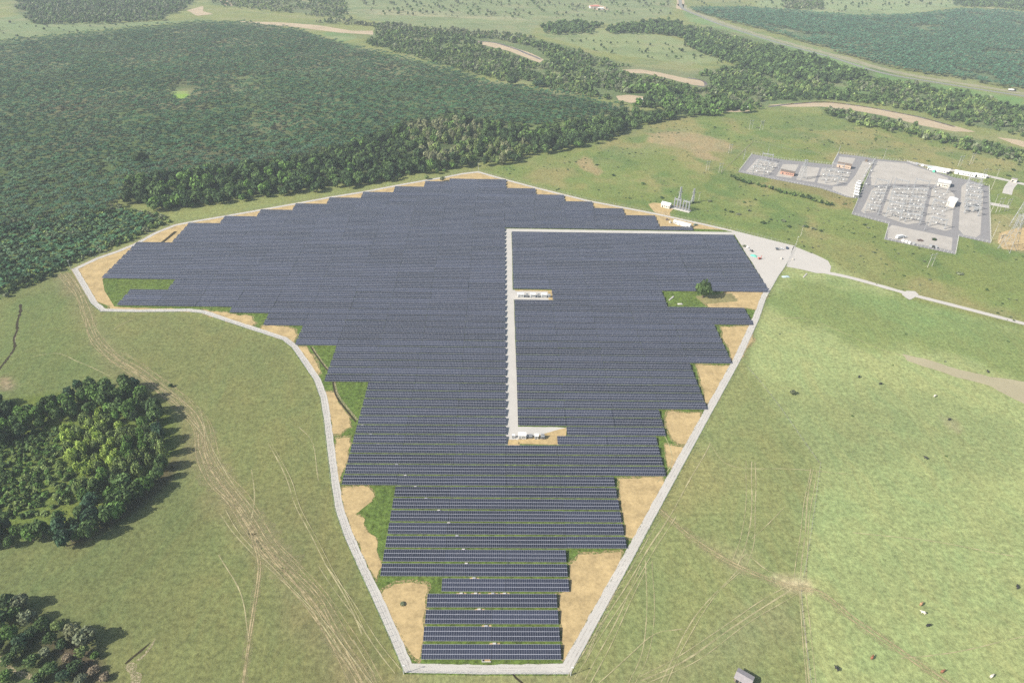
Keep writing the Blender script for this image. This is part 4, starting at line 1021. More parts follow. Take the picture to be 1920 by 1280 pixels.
# single trees, each with its own label: (px, py of the crown's middle, crown radius m, height m, colour, label)
SINGLE = [
 (1321,540,7.6,17.0,"mid","large round tree standing alone on a mound between the solar rows"),
 (12,1130,4.6,9,"dark","dark tree by the picture's edge, topmost of the corner thicket"),
 (36,1128,4.5,9,"grey","grey-green tree, topmost full crown of the corner thicket"),
 (52,1156,4.2,8,"grey","dusty tree just below the topmost grey crown of the corner thicket"),
 (76,1172,3.6,7,"mid","mid green tree in the middle of the corner thicket"),
 (106,1172,3.0,6,"light","small light green tree between the mid green and pale grey crowns of the thicket"),
 (134,1184,4.2,8,"pale","pale grey half bare tree on the upper edge of the corner thicket"),
 (160,1192,5.2,9.5,"grey","big dusky round crown at the pasture end of the corner thicket"),
 (154,1220,3.2,6,"light","olive green crown just below the big dusky one in the corner thicket"),
 (92,1198,3.0,6,"mid","small green tree over the brown hollow of the corner thicket"),
 (14,1186,4.6,9,"fresh","bright green tree by the picture's edge in the corner thicket"),
 (-6,1160,4.6,9,"dark","dark tree half outside the picture beside the corner thicket"),
 (178,1228,2.0,3.6,"fresh","small bright bush at the tip of the corner thicket nearest the eroded gully"),
 (60,1238,3.6,6,"mid","green tree below the brown hollow, beside the pale dirt bank"),
 (34,1216,3.2,5,"dark","low dark tree over the dirt bank in the corner thicket"),
 (92,1252,3.8,6,"mid","green tree near the bottom edge, below the brown hollow"),
 (118,1268,3.2,5,"blue","bluish green tree at the bottom edge under the corner thicket"),
 (70,1272,3.0,5,"mid","green tree at the bottom edge beside the pale dirt bank"),
 (10,1266,3.4,5,"fresh","bright tree in the bottom corner of the picture"),
 (262,296,9.5,15,"dark","huge dark spreading tree standing out of the palm plantation"),
 (962,150,11,16,"dark","very broad dark tree rising from the scrub before the river bend"),
 (1010,156,8,12,"blue","bluish tree beside the very broad dark one before the river bend"),
 (1215,185,8.5,13,"dark","dark tree shading the farmhouse on its sandy yard"),
 (1250,196,8.0,12,"fresh","fresh green tree in front of the farmhouse"),
 (1262,172,11,15,"dark","wide dark tree behind the farmhouse"),
 (1345,185,9,13,"mid","round tree between the farmhouse and the river ford"),
 (1487,735,2.2,3.4,"grey","stunted half bare tree with a dark shadow alone in the pale pasture"),
 (320,722,1.7,2.4,"dark","small dark bush alone beside the wheel tracks"),
 (755,1131,1.5,1.1,"grey","low grey-green bush on the bare sand inside the road's near bend"),

 (22,1150,4.0,7,"mid","green tree squeezed between the dark and grey crowns of the corner thicket"),
 (58,1185,3.8,6,"dark","dark tree in the deep shade at the middle of the corner thicket"),
 (38,1200,3.6,6,"blue","bluish tree behind the bright one in the corner thicket"),
 (118,1205,3.0,5,"dark","dark tree between the pale grey crown and the brown hollow"),
 (84,1222,3.0,4.5,"grey","grey half bare tree standing in the brown hollow"),
 (140,1250,3.4,5,"dark","dark low tree at the shaded end of the brown hollow"),
 (150,1272,3.0,4.5,"grey","grey scrubby tree at the bottom edge below the brown hollow"),
 (176,1256,2.6,3.6,"dry","brownish leafless bush on the brown ground above the pale eroded bank"),
 (196,1268,2.4,3.2,"dry","brownish leafless bush nearest the pale eroded bank"),
 (126,1232,2.6,3.4,"dry","brownish leafless bush in the middle of the brown hollow"),
 (16,1236,3.2,5,"mid","green tree on the picture's edge just above the pale dirt bank"),
 (-8,1210,4.0,7,"dark","dark tree mostly outside the picture, below the bright green one"),
 (830,335,3.4,6,"grey","grey tree on the grass just outside the farm's far fence, beside the forest strip"),
 (800,332,3.0,5,"light","light green tree on the grass outside the far fence, smaller than the grey one"),
]
tks = trunk_proto(.05, .028, .62, 6, 4, 9)
for k, (px, py, R_, H_, ck, lab) in enumerate(SINGLE):
    X, Y = at(px, py, H_ * .55)
    q, t = (LEAFN if R_ < 7 else LEAFN)[k % len(LEAFN)]
    nm = "tree" if H_ > 4 else "bush"
    e = tag(empty(nm, (X, Y, 0), k * 1.3), lab, nm)
    me = mesh_quads("crown", q, GREENS[ck][None, :] * t[:, None]); c = link("crown", me, M_LEAF, e); c.scale = (R_, R_, H_)
    tm = tks.mesh("trunk"); c = link("trunk", tm, M_BARK, e); c.scale = (H_ * .8, H_ * .8, H_)
# shrubs dotted over the rough field, and the hedge beside the substation
RF = [(1395,462),(1405,396),(1240,372),(1372,398),(1385,402),(1300,381),(1330,378),(1468,415),(1478,425),(1510,425),(1525,430),(1538,434),(1600,438),(1620,422),(1628,428),(1445,412),(1430,418),(1360,395),(1415,375),(1395,380),(1560,385),(1585,383),(1545,272),(1560,268),(1580,270),(1690,300),(1715,298),(1740,302),(1150,330),(1205,345),(1180,372),(1120,310),(1235,258),(1262,300),(1800,515),(1850,545),(1750,450),(1640,445),(1890,330),(1910,310),(1900,320),(1340,240),(1420,240),(1475,230),(1520,245),(1640,262),(1590,272),(1770,280),(1830,300)]
rfp = np.array([at(a, b) for a, b in RF])
shrubs(rfp, r_.uniform(1.3, 3.4, len(RF)), r_.uniform(1.0, 2.4, len(RF)), [random.choice(["dark", "mid", "mid", "grey"]) for _ in RF], "dark low bush dotted over the rough field between the farm and the river", "bushes dotted over the rough field")
pw = grid_in(UP_F, 9.0, 0.5, .5, seed=77, keep=lambda a, b, r: (fbm(a, b, 30., 3) > .5) & (r.random(len(a)) < .5))
pw2 = grid_in([(1440,560),(1700,560),(1930,640),(1930,880),(1540,860),(1400,690)], 18.0, 0.3, .5, seed=78, keep=lambda a, b, r: (fbm(a, b, 30., 3) > .5) & (r.random(len(a)) < .15))
pw = np.concatenate([pw, pw2]); pw = pw[(poly_sd(W(PLANT_A), pw[:, 0], pw[:, 1]) < -3) & (poly_sd(W(PLANT_B), pw[:, 0], pw[:, 1]) < -3) & (poly_sd(OUTER_W, pw[:, 0], pw[:, 1]) < -3)]
pw = pw[~in_poly(W([(1488,462),(1530,478),(1552,489),(1559,500),(1556,513),(1500,505),(1474,500)]), pw[:, 0], pw[:, 1])]
scatter_mass("weeds", M_LEAF0, SHRUBP, pw, r_.uniform(.5, 1.7, len(pw)), r_.uniform(.3, 1.1, len(pw)), np.array([GREENS["mid"], GREENS["grey"], GREENS["dark"]])[r_.integers(0, 3, len(pw))], label="dark weed tufts dotting the rough field")
hd = smooth_line([at(a, b) for a, b in [(1372,331),(1400,343),(1430,350),(1470,362),(1500,368),(1530,378),(1555,384)]], 3.2)
hd = hd + r_.normal(size=hd.shape) * 1.3
shrubs(hd, r_.uniform(1.8, 3.4, len(hd)), r_.uniform(2.0, 4.5, len(hd)), [random.choice(["dark", "mid", "mid", "light"]) for _ in hd], "leafy bush in the hedge line along the near side of the substation", "bushes of the hedge by the substation")

# ------------------------------------------------------------------ built things
M_WHITE = mat("white_painted_metal", (0.62, 0.62, 0.60), 0.6, 0.04, 0.6)
M_WALL = mat("cream_wall", (0.55, 0.51, 0.44), 0.85, 0.06, 0.8)
M_GREY = mat("grey_cabinet", (0.28, 0.29, 0.30), 0.6, 0.05, 1)
M_DARK = mat("dark_opening", (0.025, 0.025, 0.03), 0.5)
M_CONC = mat("pale_concrete", (0.42, 0.40, 0.36), 0.9, 0.1, 1.2)
M_PORC = mat("grey_porcelain", (0.20, 0.20, 0.20), 0.35)
M_BRICK = mat("pink_brick", (0.36, 0.21, 0.16), 0.9, 0.1, 1.5)
M_BROOF = mat("brown_roof_sheet", (0.14, 0.11, 0.09), 0.85, 0.12, 1)
M_REDROOF = mat("faded_red_roof", (0.38, 0.15, 0.11), 0.85, 0.12, 1)
M_WOOD = mat("weathered_wood", (0.17, 0.14, 0.11), 0.9, 0.2, 2)
M_GROOF = mat("weathered_grey_roof", (0.24, 0.22, 0.22), 0.85, 0.15, 1)
M_LAMP = mat("pole_grey", (0.5, 0.5, 0.48), 0.6)
M_GLASS = mat("dark_window_glass", (0.03, 0.04, 0.05), 0.15, spec=0.6)
M_TYRE = mat("black_rubber", (0.02, 0.02, 0.02), 0.9)
M_GREEN = mat("green_tarpaulin", (0.10, 0.42, 0.30), 0.8, 0.1, 1)
M_RED = mat("red_machine_paint", (0.40, 0.08, 0.06), 0.5)

def rz_px(a, b):
    p, q = at(*a), at(*b); return math.atan2(q[1] - p[1], q[0] - p[0])

# fences
def wire_fence(name, pts, h, step, label, cat, pm, parts=False, wires=3, t=.09):
    line = smooth_line(pts, step) if parts else None
    if line is None:
        line = []
        for i in range(len(pts) - 1):
            a, b = np.array(pts[i]), np.array(pts[i+1]); n = max(1, int(np.linalg.norm(b-a) / step))
            line += [a + (b-a) * k / n for k in range(n)]
        line.append(np.array(pts[-1])); line = np.array(line)
    if parts:
        e = tag(empty(name, (line[0][0], line[0][1], 0)), label, cat)
        pmh = MB().box(0, 0, 0, .16, .16, h).mesh("post")
        pmh.materials.append(pm)
        for p in line[:100]:
            o = bpy.data.objects.new("post", pmh); COL.objects.link(o); o.parent = e; o.location = (p[0]-line[0][0], p[1]-line[0][1], 0); o.rotation_euler = (random.uniform(-.08,.08), random.uniform(-.08,.08), random.random())
        w = MB()
        for k in range(wires):
            for i in range(len(line) - 1):
                w.bar((*(line[i]-line[0]), h*(.35+.27*k)), (*(line[i+1]-line[0]), h*(.35+.27*k)), .02)
        w.build("wire", M_STEEL, e)
        return e
    b = MB()
    for p in line: b.box(p[0], p[1], 0, t, t, h)
    for k in range(wires):
        for i in range(len(line) - 1): b.bar((*line[i], h*(.4+.28*k)), (*line[i+1], h*(.4+.28*k)), .03)
    o = b.build(name, pm); return tag(o, label, cat)
fl = inset(OUTER_W, [0.2] * len(OUTER)); fl = [tuple(p) for p in fl] + [tuple(fl[0])]
wire_fence("perimeter_fence", fl, 2.3, 3.0, "thin grey wire fence running round the outer edge of the solar farm's gravel road", "fence", M_STEEL)
wire_fence("pasture_fence", W([(1538,868),(1530,930),(1520,1000),(1512,1050),(1506,1082)]), 1.3, 3.6, "wooden post and wire fence between the two pastures, above the trampled gateway", "fence", M_WOOD, True)
wire_fence("pasture_fence", W([(1502,1108),(1505,1160),(1513,1220),(1522,1292)]), 1.3, 3.6, "wooden post and wire fence below the trampled gateway, running to the bottom edge", "fence", M_WOOD, True)
wire_fence("pasture_fence", W([(1402,690),(1430,722),(1470,775),(1505,825),(1534,866)]), 1.2, 3.6, "fence line slanting down the pale pasture from the gravel road to the long post fence", "fence", M_WOOD, True)
wire_fence("field_wall", W([(1352,325),(1372,305),(1395,283),(1412,266)]), 1.6, 2.2, "dark overgrown fence line slanting up beside the far corner of the substation", "fence", M_WOOD, True, 3)
wire_fence("field_wall", W([(1412,266),(1440,272),(1490,282),(1550,290)]), 1.3, 3.0, "low dark fence line behind the substation's grass strip", "fence", M_WOOD, True, 3)
wire_fence("substation_fence", W(PLANT_B + PLANT_B[:1]), 2.4, 3.0, "pale wire fence round the large gravelled switchyard", "fence", M_LAMP, wires=3, t=.15)
wire_fence("substation_fence", W(PLANT_A + PLANT_A[:1]), 2.4, 3.0, "pale wire fence round the smaller old substation beside the switchyard", "fence", M_LAMP, wires=3, t=.15)

# camera masts at the fence corners
for px, py, h, lab in ((897,321,9,"slender white mast at the farthest corner of the farm fence, under the forest strip"), (133,505,8,"slender white mast at the fence corner nearest the scrub slope"), (1492,461,9,"slender white mast at the fence corner of the gravel yard, by the entrance"),
                       (757,1263,6,"slender grey mast at the near bend of the gravel road on the wheel-track side"), (1070,1266,6,"slender grey mast at the near bend of the gravel road by the open pasture"), (188,585,6,"slender grey mast where the road bends below the green weed patch"), (1438,556,6,"slender grey mast beside the road below the gravel yard")):
    e = tag(empty("camera_mast", (*at(px, py), 0)), lab, "mast", "camera masts along the farm fence")
    MB().cyl(0, 0, 0, .14, h, 8, .08).build("pole", M_LAMP, e)
    MB().box(.35, 0, h - .1, .9, .3, .25).build("camera_head", M_WHITE, e)
    MB().box(0, .25, 1.2, .5, .3, .7).build("control_box", M_GREY, e)

# power stations on the gravel pads
def cabin(name, X, Y, rz, L, Wd, H, label, group=None, roof=M_WHITE, body=M_WHITE, vents=True):
    e = tag(empty(name, (X, Y, .14), rz), label, "cabin", group)
    b = MB(); b.box(0, 0, .25, L, Wd, H); b.box(-L*.42, 0, 0, .3, Wd*.9, .25); b.box(L*.42, 0, 0, .3, Wd*.9, .25)
    k = -L/2 + .4
    while k < L/2 - .2:
        b.box(k, -Wd/2 - .03, .4, .18, .06, H - .3); k += .8
    b.build("body", body, e)
    MB().box(0, 0, .25 + H, L + .2, Wd + .2, .12).build("roof", roof, e)
    MB().box(-L*.28, -Wd/2 - .09, .35, 1.0, .06, 2.0).build("door", M_GREY, e)
    if vents:
        for s in (0.05, .3): MB().box(L*s, -Wd/2 - .09, 1.2, .9, .06, .7).build("vent", M_DARK, e)
    return e
def transformer(X, Y, rz, s, label, group, mat_=M_GREY, cat="transformer"):
    e = tag(empty("transformer", (X, Y, .14), rz), label, cat, group)
    MB().box(0, 0, .3, 2.0*s, 1.3*s, 1.5*s).box(0, 0, 0, 2.3*s, 1.6*s, .3).build("tank", mat_, e)
    for sg in (-1, 1):
        b = MB()
        for k in range(6): b.box((-.8 + k*.32)*s, sg*.95*s, .5, .08*s, .55*s, 1.1*s)
        b.build("radiator", M_GREY, e)
    for k in (-.6, 0, .6):
        b = MB()
        for j in range(4): b.cyl(k*s, 0, .3 + 1.5*s + j*.16*s, .16*s, .08*s, 8, .09*s)
        b.cyl(k*s, 0, .3 + 1.5*s, .07*s, .8*s, 8); b.build("bushing", M_PORC, e)
    b = MB(); i = len(b.v)
    b.cyl(0, 0, 0, .3*s, 1.6*s, 10)
    b.v = [(z_ - .8*s, y_ + .45*s, x_ + .3 + 1.95*s) for x_, y_, z_ in b.v]
    b.build("conservator", mat_, e)
    return e
YP1, YP2 = YT(36) - 1.5, YT(16) - .3
for k, (X, lab) in enumerate(((17.2+1,"white equipment cabin on the upper gravel pad, closest to the lane"), (27.6,"white cabin in the middle of the upper gravel pad, between the transformers"), (36.4,"white cabin on the upper gravel pad, farthest from the lane"))):
    cabin("inverter_cabin", X, YP1, 0, 4.2 if k else 5.0, 2.5, 2.6, lab, "cabins on the farm's gravel pads")
for X, lab in ((23.2,"grey transformer beside the closest-to-lane cabin on the upper gravel pad"), (32.2,"grey transformer between the two farther cabins on the upper gravel pad")):
    transformer(X, YP1, 0, 1.1, lab, "transformers on the farm's gravel pads")
cabin("switch_cabinet", 40.5, YP1, 0, 1.8, 1.6, 2.0, "small dark cabinet at the far end of the upper gravel pad", None, M_GREY, M_GREY, False)
cabin("inverter_cabin", 15.4, YP2, 0, 4.6, 2.8, 2.7, "largest white cabin on the lower gravel pad", "cabins on the farm's gravel pads")
cabin("switch_cabinet", 10.3, YP2, 0, 1.5, 1.4, 1.8, "small pale cabinet by the lane on the lower gravel pad", None, M_WHITE, M_WHITE, False)
transformer(20.2, YP2+.2, 0, 1.0, "grey transformer next to the largest cabin on the lower gravel pad", "transformers on the farm's gravel pads")
cabin("inverter_cabin", 23.8, YP2-.2, 0, 2.2, 2.2, 2.2, "small white cabin between the transformers on the lower gravel pad", "cabins on the farm's gravel pads")
transformer(27.4, YP2, 0, 1.15, "grey transformer farthest from the lane on the lower gravel pad", "transformers on the farm's gravel pads")
# cable boxes between the rows
CB = [(744,870),(760,891),(779,911),(799,933),(823,955),(841.5,977.5),(857,1003),(869,1027.5),(874.5,1053.5),(889,1081),(865,1110),(892,1111),(924,1111),(946,1111),(898.5,1141),(911.5,1172),(927,1205),(680,795),(696,812),(710,831)]
for k, (px, py) in enumerate(CB):
    X, Y = at(px, py)
    n = round((Y - 168.1) / 8.2089 + .42); Y = YT(n) - ROW_D - 0.97
    e = tag(empty("cable_pit", (X, Y, .05), .0), "small pale concrete cable pit in a grass gap between solar rows", "cable pit", "concrete cable pits between the solar rows")
    MB().box(0, 0, 0, 1.5, 1.1, .45).build("pit_box", M_CONC, e); MB().box(0, 0, .45, 1.2, .8, .07).build("lid", M_GREY if k % 3 == 0 else M_CONC, e)
DIRT = []
for (px, py) in CB[9:17]:
    X, Y = at(px, py); n = round((Y - 168.1) / 8.2089 + .42); Y = YT(n) - ROW_D - 0.97
    DIRT.append([(X-2.4,Y-.7),(X+.2,Y-.9),(X+2.6,Y-.5),(X+2.2,Y+.7),(X-2.0,Y+.6)])
sheet("dug_soil", DIRT, 0.09, M_SAND, world_pts=True, amp=.25, step=.7)
# culvert at the near end
e = tag(empty("culvert", (*at(912,1238), .1)), "pale concrete drain box beside the nearest solar row at the gravel bend", "culvert")
MB().box(0,.6,0,3.8,.25,.35).box(0,-.6,0,3.8,.25,.35).box(-1.8,0,0,.25,.95,.35).build("side_wall", M_CONC, e); MB().box(.45,0,.0,2.4,.9,.1).build("floor_slab", M_SAND, e); MB().box(-1.2,0,.02,.8,.9,.09).build("drain_mouth", M_DARK, e)
ribbons("drain_channel", [([(962,1262),(968,1270),(980,1280),(990,1292)], .8, 0, .1)], 0.1, M_DITCH, step=1.5)

# vehicles
def vehicle(X, Y, rz, paint, label, kind="pickup", L=5.2, group=None):
    e = tag(empty("pickup_truck" if kind == "pickup" else kind, (X, Y, .16), rz), label, "truck" if kind != "car" else "car", group)
    w = 1.85
    if kind == "pickup": prof = [(-L/2,.5),(L/2,.45),(L/2,.85),(L*.26,1.05),(-L/2,1.05)]
    elif kind == "car": prof = [(-L/2,.45),(L/2,.45),(L/2,.8),(L*.25,1.0),(-L/2,1.0)]
    else: prof = [(-L/2,.7),(L/2,.6),(L/2,1.3),(L*.4,1.5),(-L/2,1.3)]; w = 2.4
    MB().prism(prof, -w/2, w/2).build("body", paint, e)
    if kind == "pickup":
        MB().prism([(L*.24,1.04),(L*.12,1.72),(-L*.12,1.72),(-L*.17,1.04)], -w*.44, w*.44).build("cab", paint, e)
        MB().prism([(L*.245,1.1),(L*.15,1.6),(-L*.13,1.62),(-L*.175,1.1)], -w*.45, w*.45).build("window", M_GLASS, e)
        MB().box(-L*.34, 0, 1.06, L*.28, w*.8, .02).build("cargo_bed", M_DARK, e)
    elif kind == "car":
        MB().prism([(L*.24,1.0),(L*.1,1.5),(-L*.26,1.5),(-L*.4,1.0)], -w*.43, w*.43).build("cabin_roof", paint, e)
        MB().prism([(L*.25,1.03),(L*.115,1.42),(-L*.28,1.42),(-L*.42,1.03)], -w*.44, w*.44).build("window", M_GLASS, e)
    else:
        MB().box(L*.37, 0, 1.3, L*.22, w*.95, 1.5, taper=.92).build("cab", paint, e)
        MB().box(L*.47, 0, 1.9, L*.04, w*.8, .6).build("windscreen", M_GLASS, e)
        MB().box(-L*.13, 0, 1.35, L*.72, w, 1.9).build("cargo_box", M_WHITE, e)
    for sx in (-1, 1):
        for sy in (-1, 1):
            b = MB().cyl(0, 0, 0, .38, .25, 10); b.v = [(x_ + sx*L*.31, z_ + sy*(w/2-.1) - .12, y_ + .38) for x_, y_, z_ in b.v]
            b.build("wheel", M_TYRE, e)
    return e
X, Y = at(1464, 468); vehicle(X, Y, .1, M_WHITE, "white pickup truck parked on the gravel yard beside the entrance fence")
X, Y = at(1472, 466); vehicle(X + 1.5, Y, 1.2, mat("dark_blue_paint", (.05,.07,.11), .35, spec=.5), "dark blue car parked right beside the white pickup on the gravel yard", "car", 4.4)
X, Y = at(1456, 467); vehicle(X, Y - .6, 1.4, mat("grey_paint", (.09,.10,.11), .4, spec=.5), "small dark grey car on the far side of the white pickup in the yard", "car", 4.0)
X, Y = at(1304, 423); vehicle(X, Y, .4, mat("dull_green_paint", (.10,.16,.12), .5), "dull green car standing by the end of the long white site cabins", "car", 4.2)
X, Y = at(1897, 171); vehicle(X, Y, -.25, M_DARK, "dark lorry driving on the highway near the picture's edge", "lorry", 11)
# green tarpaulin heap, red machine, pallets
def heap(name, X, Y, rz, L, Wd, H, m, label, cat, seed):
    r = random.Random(seed); b = MB(); n = 9; V = []
    for j in range(n):
        for i in range(n):
            u, v = i/(n-1)*2-1, j/(n-1)*2-1
            z = H * max(0, (1-abs(u)**2.5)*(1-abs(v)**2.5)) * r.uniform(.6, 1.15)
            V.append((u*L/2*r.uniform(.92,1.05), v*Wd/2*r.uniform(.9,1.06), z))
    b.v = V + [(x_, y_, -.1) for x_, y_, z_ in V]
    N_ = n*n
    for j in range(n-1):
        for i in range(n-1):
            k = j*n+i; b.f.append((k, k+1, k+n+1, k+n)); b.f.append((N_+k, N_+k+n, N_+k+n+1, N_+k+1))
    for i in range(n-1):
        b.f += [(i, N_+i, N_+i+1, i+1), ((n-1)*n+i, (n-1)*n+i+1, N_+(n-1)*n+i+1, N_+(n-1)*n+i), (i*n, (i+1)*n, N_+(i+1)*n, N_+i*n), (i*n+n-1, N_+i*n+n-1, N_+(i+1)*n+n-1, (i+1)*n+n-1)]
    o = b.build(name, m, None, (X, Y, .15), rz); return tag(o, label, cat)
heap("tarpaulin_heap", *at(1413,480), -.5, 5.5, 3.6, 1.3, M_GREEN, "crumpled turquoise green tarpaulin over goods beside the solar rows in the yard", "tarpaulin", 3)
def pallet(X, Y, rz, m, label, s=1.0, group="pallets of goods in the gravel yard"):
    e = tag(empty("pallet", (X, Y, .15), rz), label, "pallet", group)
    b = MB()
    for k in (-.5, 0, .5): b.box(0, k*s, 0, 1.3*s, .12, .1)
    for k in range(6): b.box((-.6 + k*.24)*s, 0, .1, .16, 1.2*s, .03)
    b.build("deck", M_WOOD, e)
    MB().box(0, 0, .13, 1.15*s, 1.05*s, .8*s).box(.1*s, .05*s, .13+.8*s, .8*s, .7*s, .3*s).build("load", m, e)
for k, (px, py, m, lab) in enumerate(((1401,465,M_WHITE,"white load on a pallet, farthest of the goods beside the solar rows"), (1405,470,M_GREY,"grey load on a pallet just beyond the turquoise tarpaulin"), (1410,472,M_DARK,"dark load on a pallet touching the turquoise tarpaulin's far side"), (1465,486,M_CONC,"pale load on a pallet standing alone in the open gravel yard"), (1486,487,M_CONC,"pale load on a pallet just inside the entrance gate"))):
    pallet(*at(px, py), k * .7, m, lab, 1.3)
e = tag(empty("drill_rig", (*at(1424,486), .15), .3), "red tracked drilling machine standing next to the turquoise tarpaulin in the yard", "machine")
MB().box(0, 0, .5, 2.8, 1.1, .7).box(-.9, 0, 1.2, .9, .9, .6).build("body", M_RED, e); MB().box(0,.7,0,2.6,.35,.6).build("track", M_TYRE, e); MB().box(0,-.7,0,2.6,.35,.6).build("track", M_TYRE, e); MB().bar((1.2,0,.6),(1.5,0,3.4),.3).build("drill_mast", M_RED, e)
for px, py, rz, lab in ((1473,519,.15,"heap of pale bluish plastic sheeting outside the fence below the yard"),):
    heap("sheeting_heap", *at(px, py), rz, 6.5, 3.0, .9, mat("bluish_plastic_sheet", (.36,.44,.46), .4, .1, 1), lab, "sheeting", 8)
for px, py, rz, L, lab in ((1259,560,.9,8,"long pale concrete pole lying on the weeds beside the lone tree's mound"), (1510,517,.9,9,"pair of pale poles lying in the grass below the access road")):
    e = MB().bar((-L/2, 0, .2), (L/2, 0, .2), .45).bar((-L/2+.6, .6, .2), (L/2+.3, .6, .2), .4).build("concrete_pole", M_CONC, None, (*at(px, py), 0), rz); tag(e, lab, "pole")
heap("mound", *at(1345,560), .2, 30, 13, .9, mat("weedy_mound_soil", alb(172,164,112,.44), .95, .25, .4, spec=.1), "low weedy earth mound under the lone round tree between the solar rows", "mound", 4)
heap("gravel_pile", *at(1275,570), .1, 4, 2, .6, M_CONC, "small pile of pale stones on the weeds near the lone tree", "stone pile", 6)

# site cabins, house and switch frames by the spur
a_s = rz_px((1266,416),(1297,424))
X, Y = at(1282, 424); cabin("site_cabin", X, Y, a_s, 13, 3.2, 3.0, "long white site cabin inside the fence, behind the longest upper solar row", "white site cabins")
X, Y = at(1266, 419); cabin("site_cabin", X, Y, a_s, 3.6, 2.8, 2.6, "short white site cabin with a dark shadow, next to the long one", "white site cabins")
for k, (px, py) in enumerate(((1250,413),(1256,418))):
    pallet(*at(px, py), k, M_CONC if k else M_BROOF, ("brown load on a pallet near the short white site cabin", "pale load on a pallet against the short white site cabin")[k], 1.6, "pallets by the site cabins")
def house(X, Y, rz, L, Wd, H, rh, wall, roof, label, cat="building", nwin=3, name="building", over=.4):
    e = tag(empty(name, (X, Y, .1), rz), label, cat)
    MB().box(0, 0, 0, L, Wd, H).prism([(-L/2, 0), (L/2, 0), (L/2, .01), (-L/2, .01)], -.1, .1).build("wall", wall, e)
    # gable roof along x
    b = MB(); t = .15; hw = Wd/2 + over
    b.v = [(s*(L/2+over), a, z) for s in (-1, 1) for a, z in ((-hw, H-.05), (0, H+rh), (hw, H-.05), (hw, H-.05+t), (0, H+rh+t), (-hw, H-.05+t))]
    for k in range(6): b.f.append((k, (k+1) % 6, 6+(k+1) % 6, 6+k))
    b.f += [(0,5,4,1), (1,4,3,2), (6,7,10,11), (7,8,9,10)]
    b.build("roof", roof, e)
    g = MB(); 
    for s in (-1, 1):
        g.v += [(s*(L/2-.01), -Wd/2, H-.02), (s*(L/2-.01), Wd/2, H-.02), (s*(L/2-.01), 0, H+rh), (s*(L/2-.12), -Wd/2, H-.02), (s*(L/2-.12), Wd/2, H-.02), (s*(L/2-.12), 0, H+rh)]
        i = len(g.v) - 6; g.f += [(i, i+1, i+2), (i+5, i+4, i+3), (i, i+2, i+5, i+3), (i+1, i+4, i+5, i+2)]
    g.build("gable", wall, e)
    MB().box(-L*.3, -Wd/2 - .03, 0, 1.1, .08, 2.1).build("door", M_DARK, e)
    for k in range(nwin): MB().box(-L*.05 + k*L*.42/max(1, nwin-1), -Wd/2 - .03, 1.1, 1.2, .08, 1.0).build("window", M_GLASS, e)
    return e
X, Y = at(1249, 388); house(X, Y, a_s, 9, 6.5, 3.6, 1.3, M_WALL, M_WHITE, "small white gabled switch house standing outside the farm fence beside steel frames")
X, Y = at(1277, 393); tag(MB().box(0, 0, 0, 19, 7, .35).build("concrete_slab", M_CONC, None, (X, Y, .05), a_s), "pale concrete slab carrying two steel switch frames outside the farm fence", "slab")
def gantry(X, Y, rz, w, h, label, group, z=.1, t=.22, legs=2, insul=True, lat=.9):
    e = tag(empty("steel_gantry", (X, Y, z), rz), label, "gantry", group)
    for k in range(legs):
        x_ = -w/2 + w*k/(legs-1); b = MB(); t = max(t, .26)
        for sx, sy in ((-1,-1),(1,-1),(1,1),(-1,1)): b.bar((x_+sx*lat/2, sy*lat/2, 0), (x_+sx*lat*.28, sy*lat*.28, h+1.2), t*.7)
        z_ = 0; f = 1
        while z_ < h - 1:
            kk_ = lat/2 * (1 - .4*z_/h)
            for sy in (-1, 1): b.bar((x_-f*kk_, sy*kk_, z_), (x_+f*kk_, sy*kk_, z_+1.4), t*.45)
            z_ += 1.4; f = -f
        b.build("column", M_STEEL, e)
    b = MB()
    for sy, sz in ((-.35,0),(.35,0),(-.35,.7),(.35,.7)): b.bar((-w/2, sy, h+sz-.7), (w/2, sy, h+sz-.7), t*.6)
    k = -w/2; f = 0
    while k < w/2 - .5: b.bar((k, -.35, h-.7+.7*f), (k+1.2, -.35, h-.7+.7*(1-f)), t*.45); b.bar((k, .35, h-.7+.7*f), (k+1.2, .35, h-.7+.7*(1-f)), t*.45); k += 1.2; f = 1-f
    b.build("beam", M_STEEL, e)
    if insul:
        for s in (-.3, 0, .3): MB().cyl(s*w, 0, h-2.3, .14, 1.5, 6, .1).build("insulator", M_PORC, e)
    return e
ca, sa = math.cos(a_s), math.sin(a_s)
for k, o_ in enumerate((-4.6, 4.6)):
    gantry(X + ca*o_, Y + sa*o_, a_s, 6.2, 9.5, ("steel switch frame on the concrete slab, nearer the white switch house", "steel switch frame on the concrete slab, farther from the white switch house")[k], "switch frames on the slab", .42, .5, 3, lat=1.1)

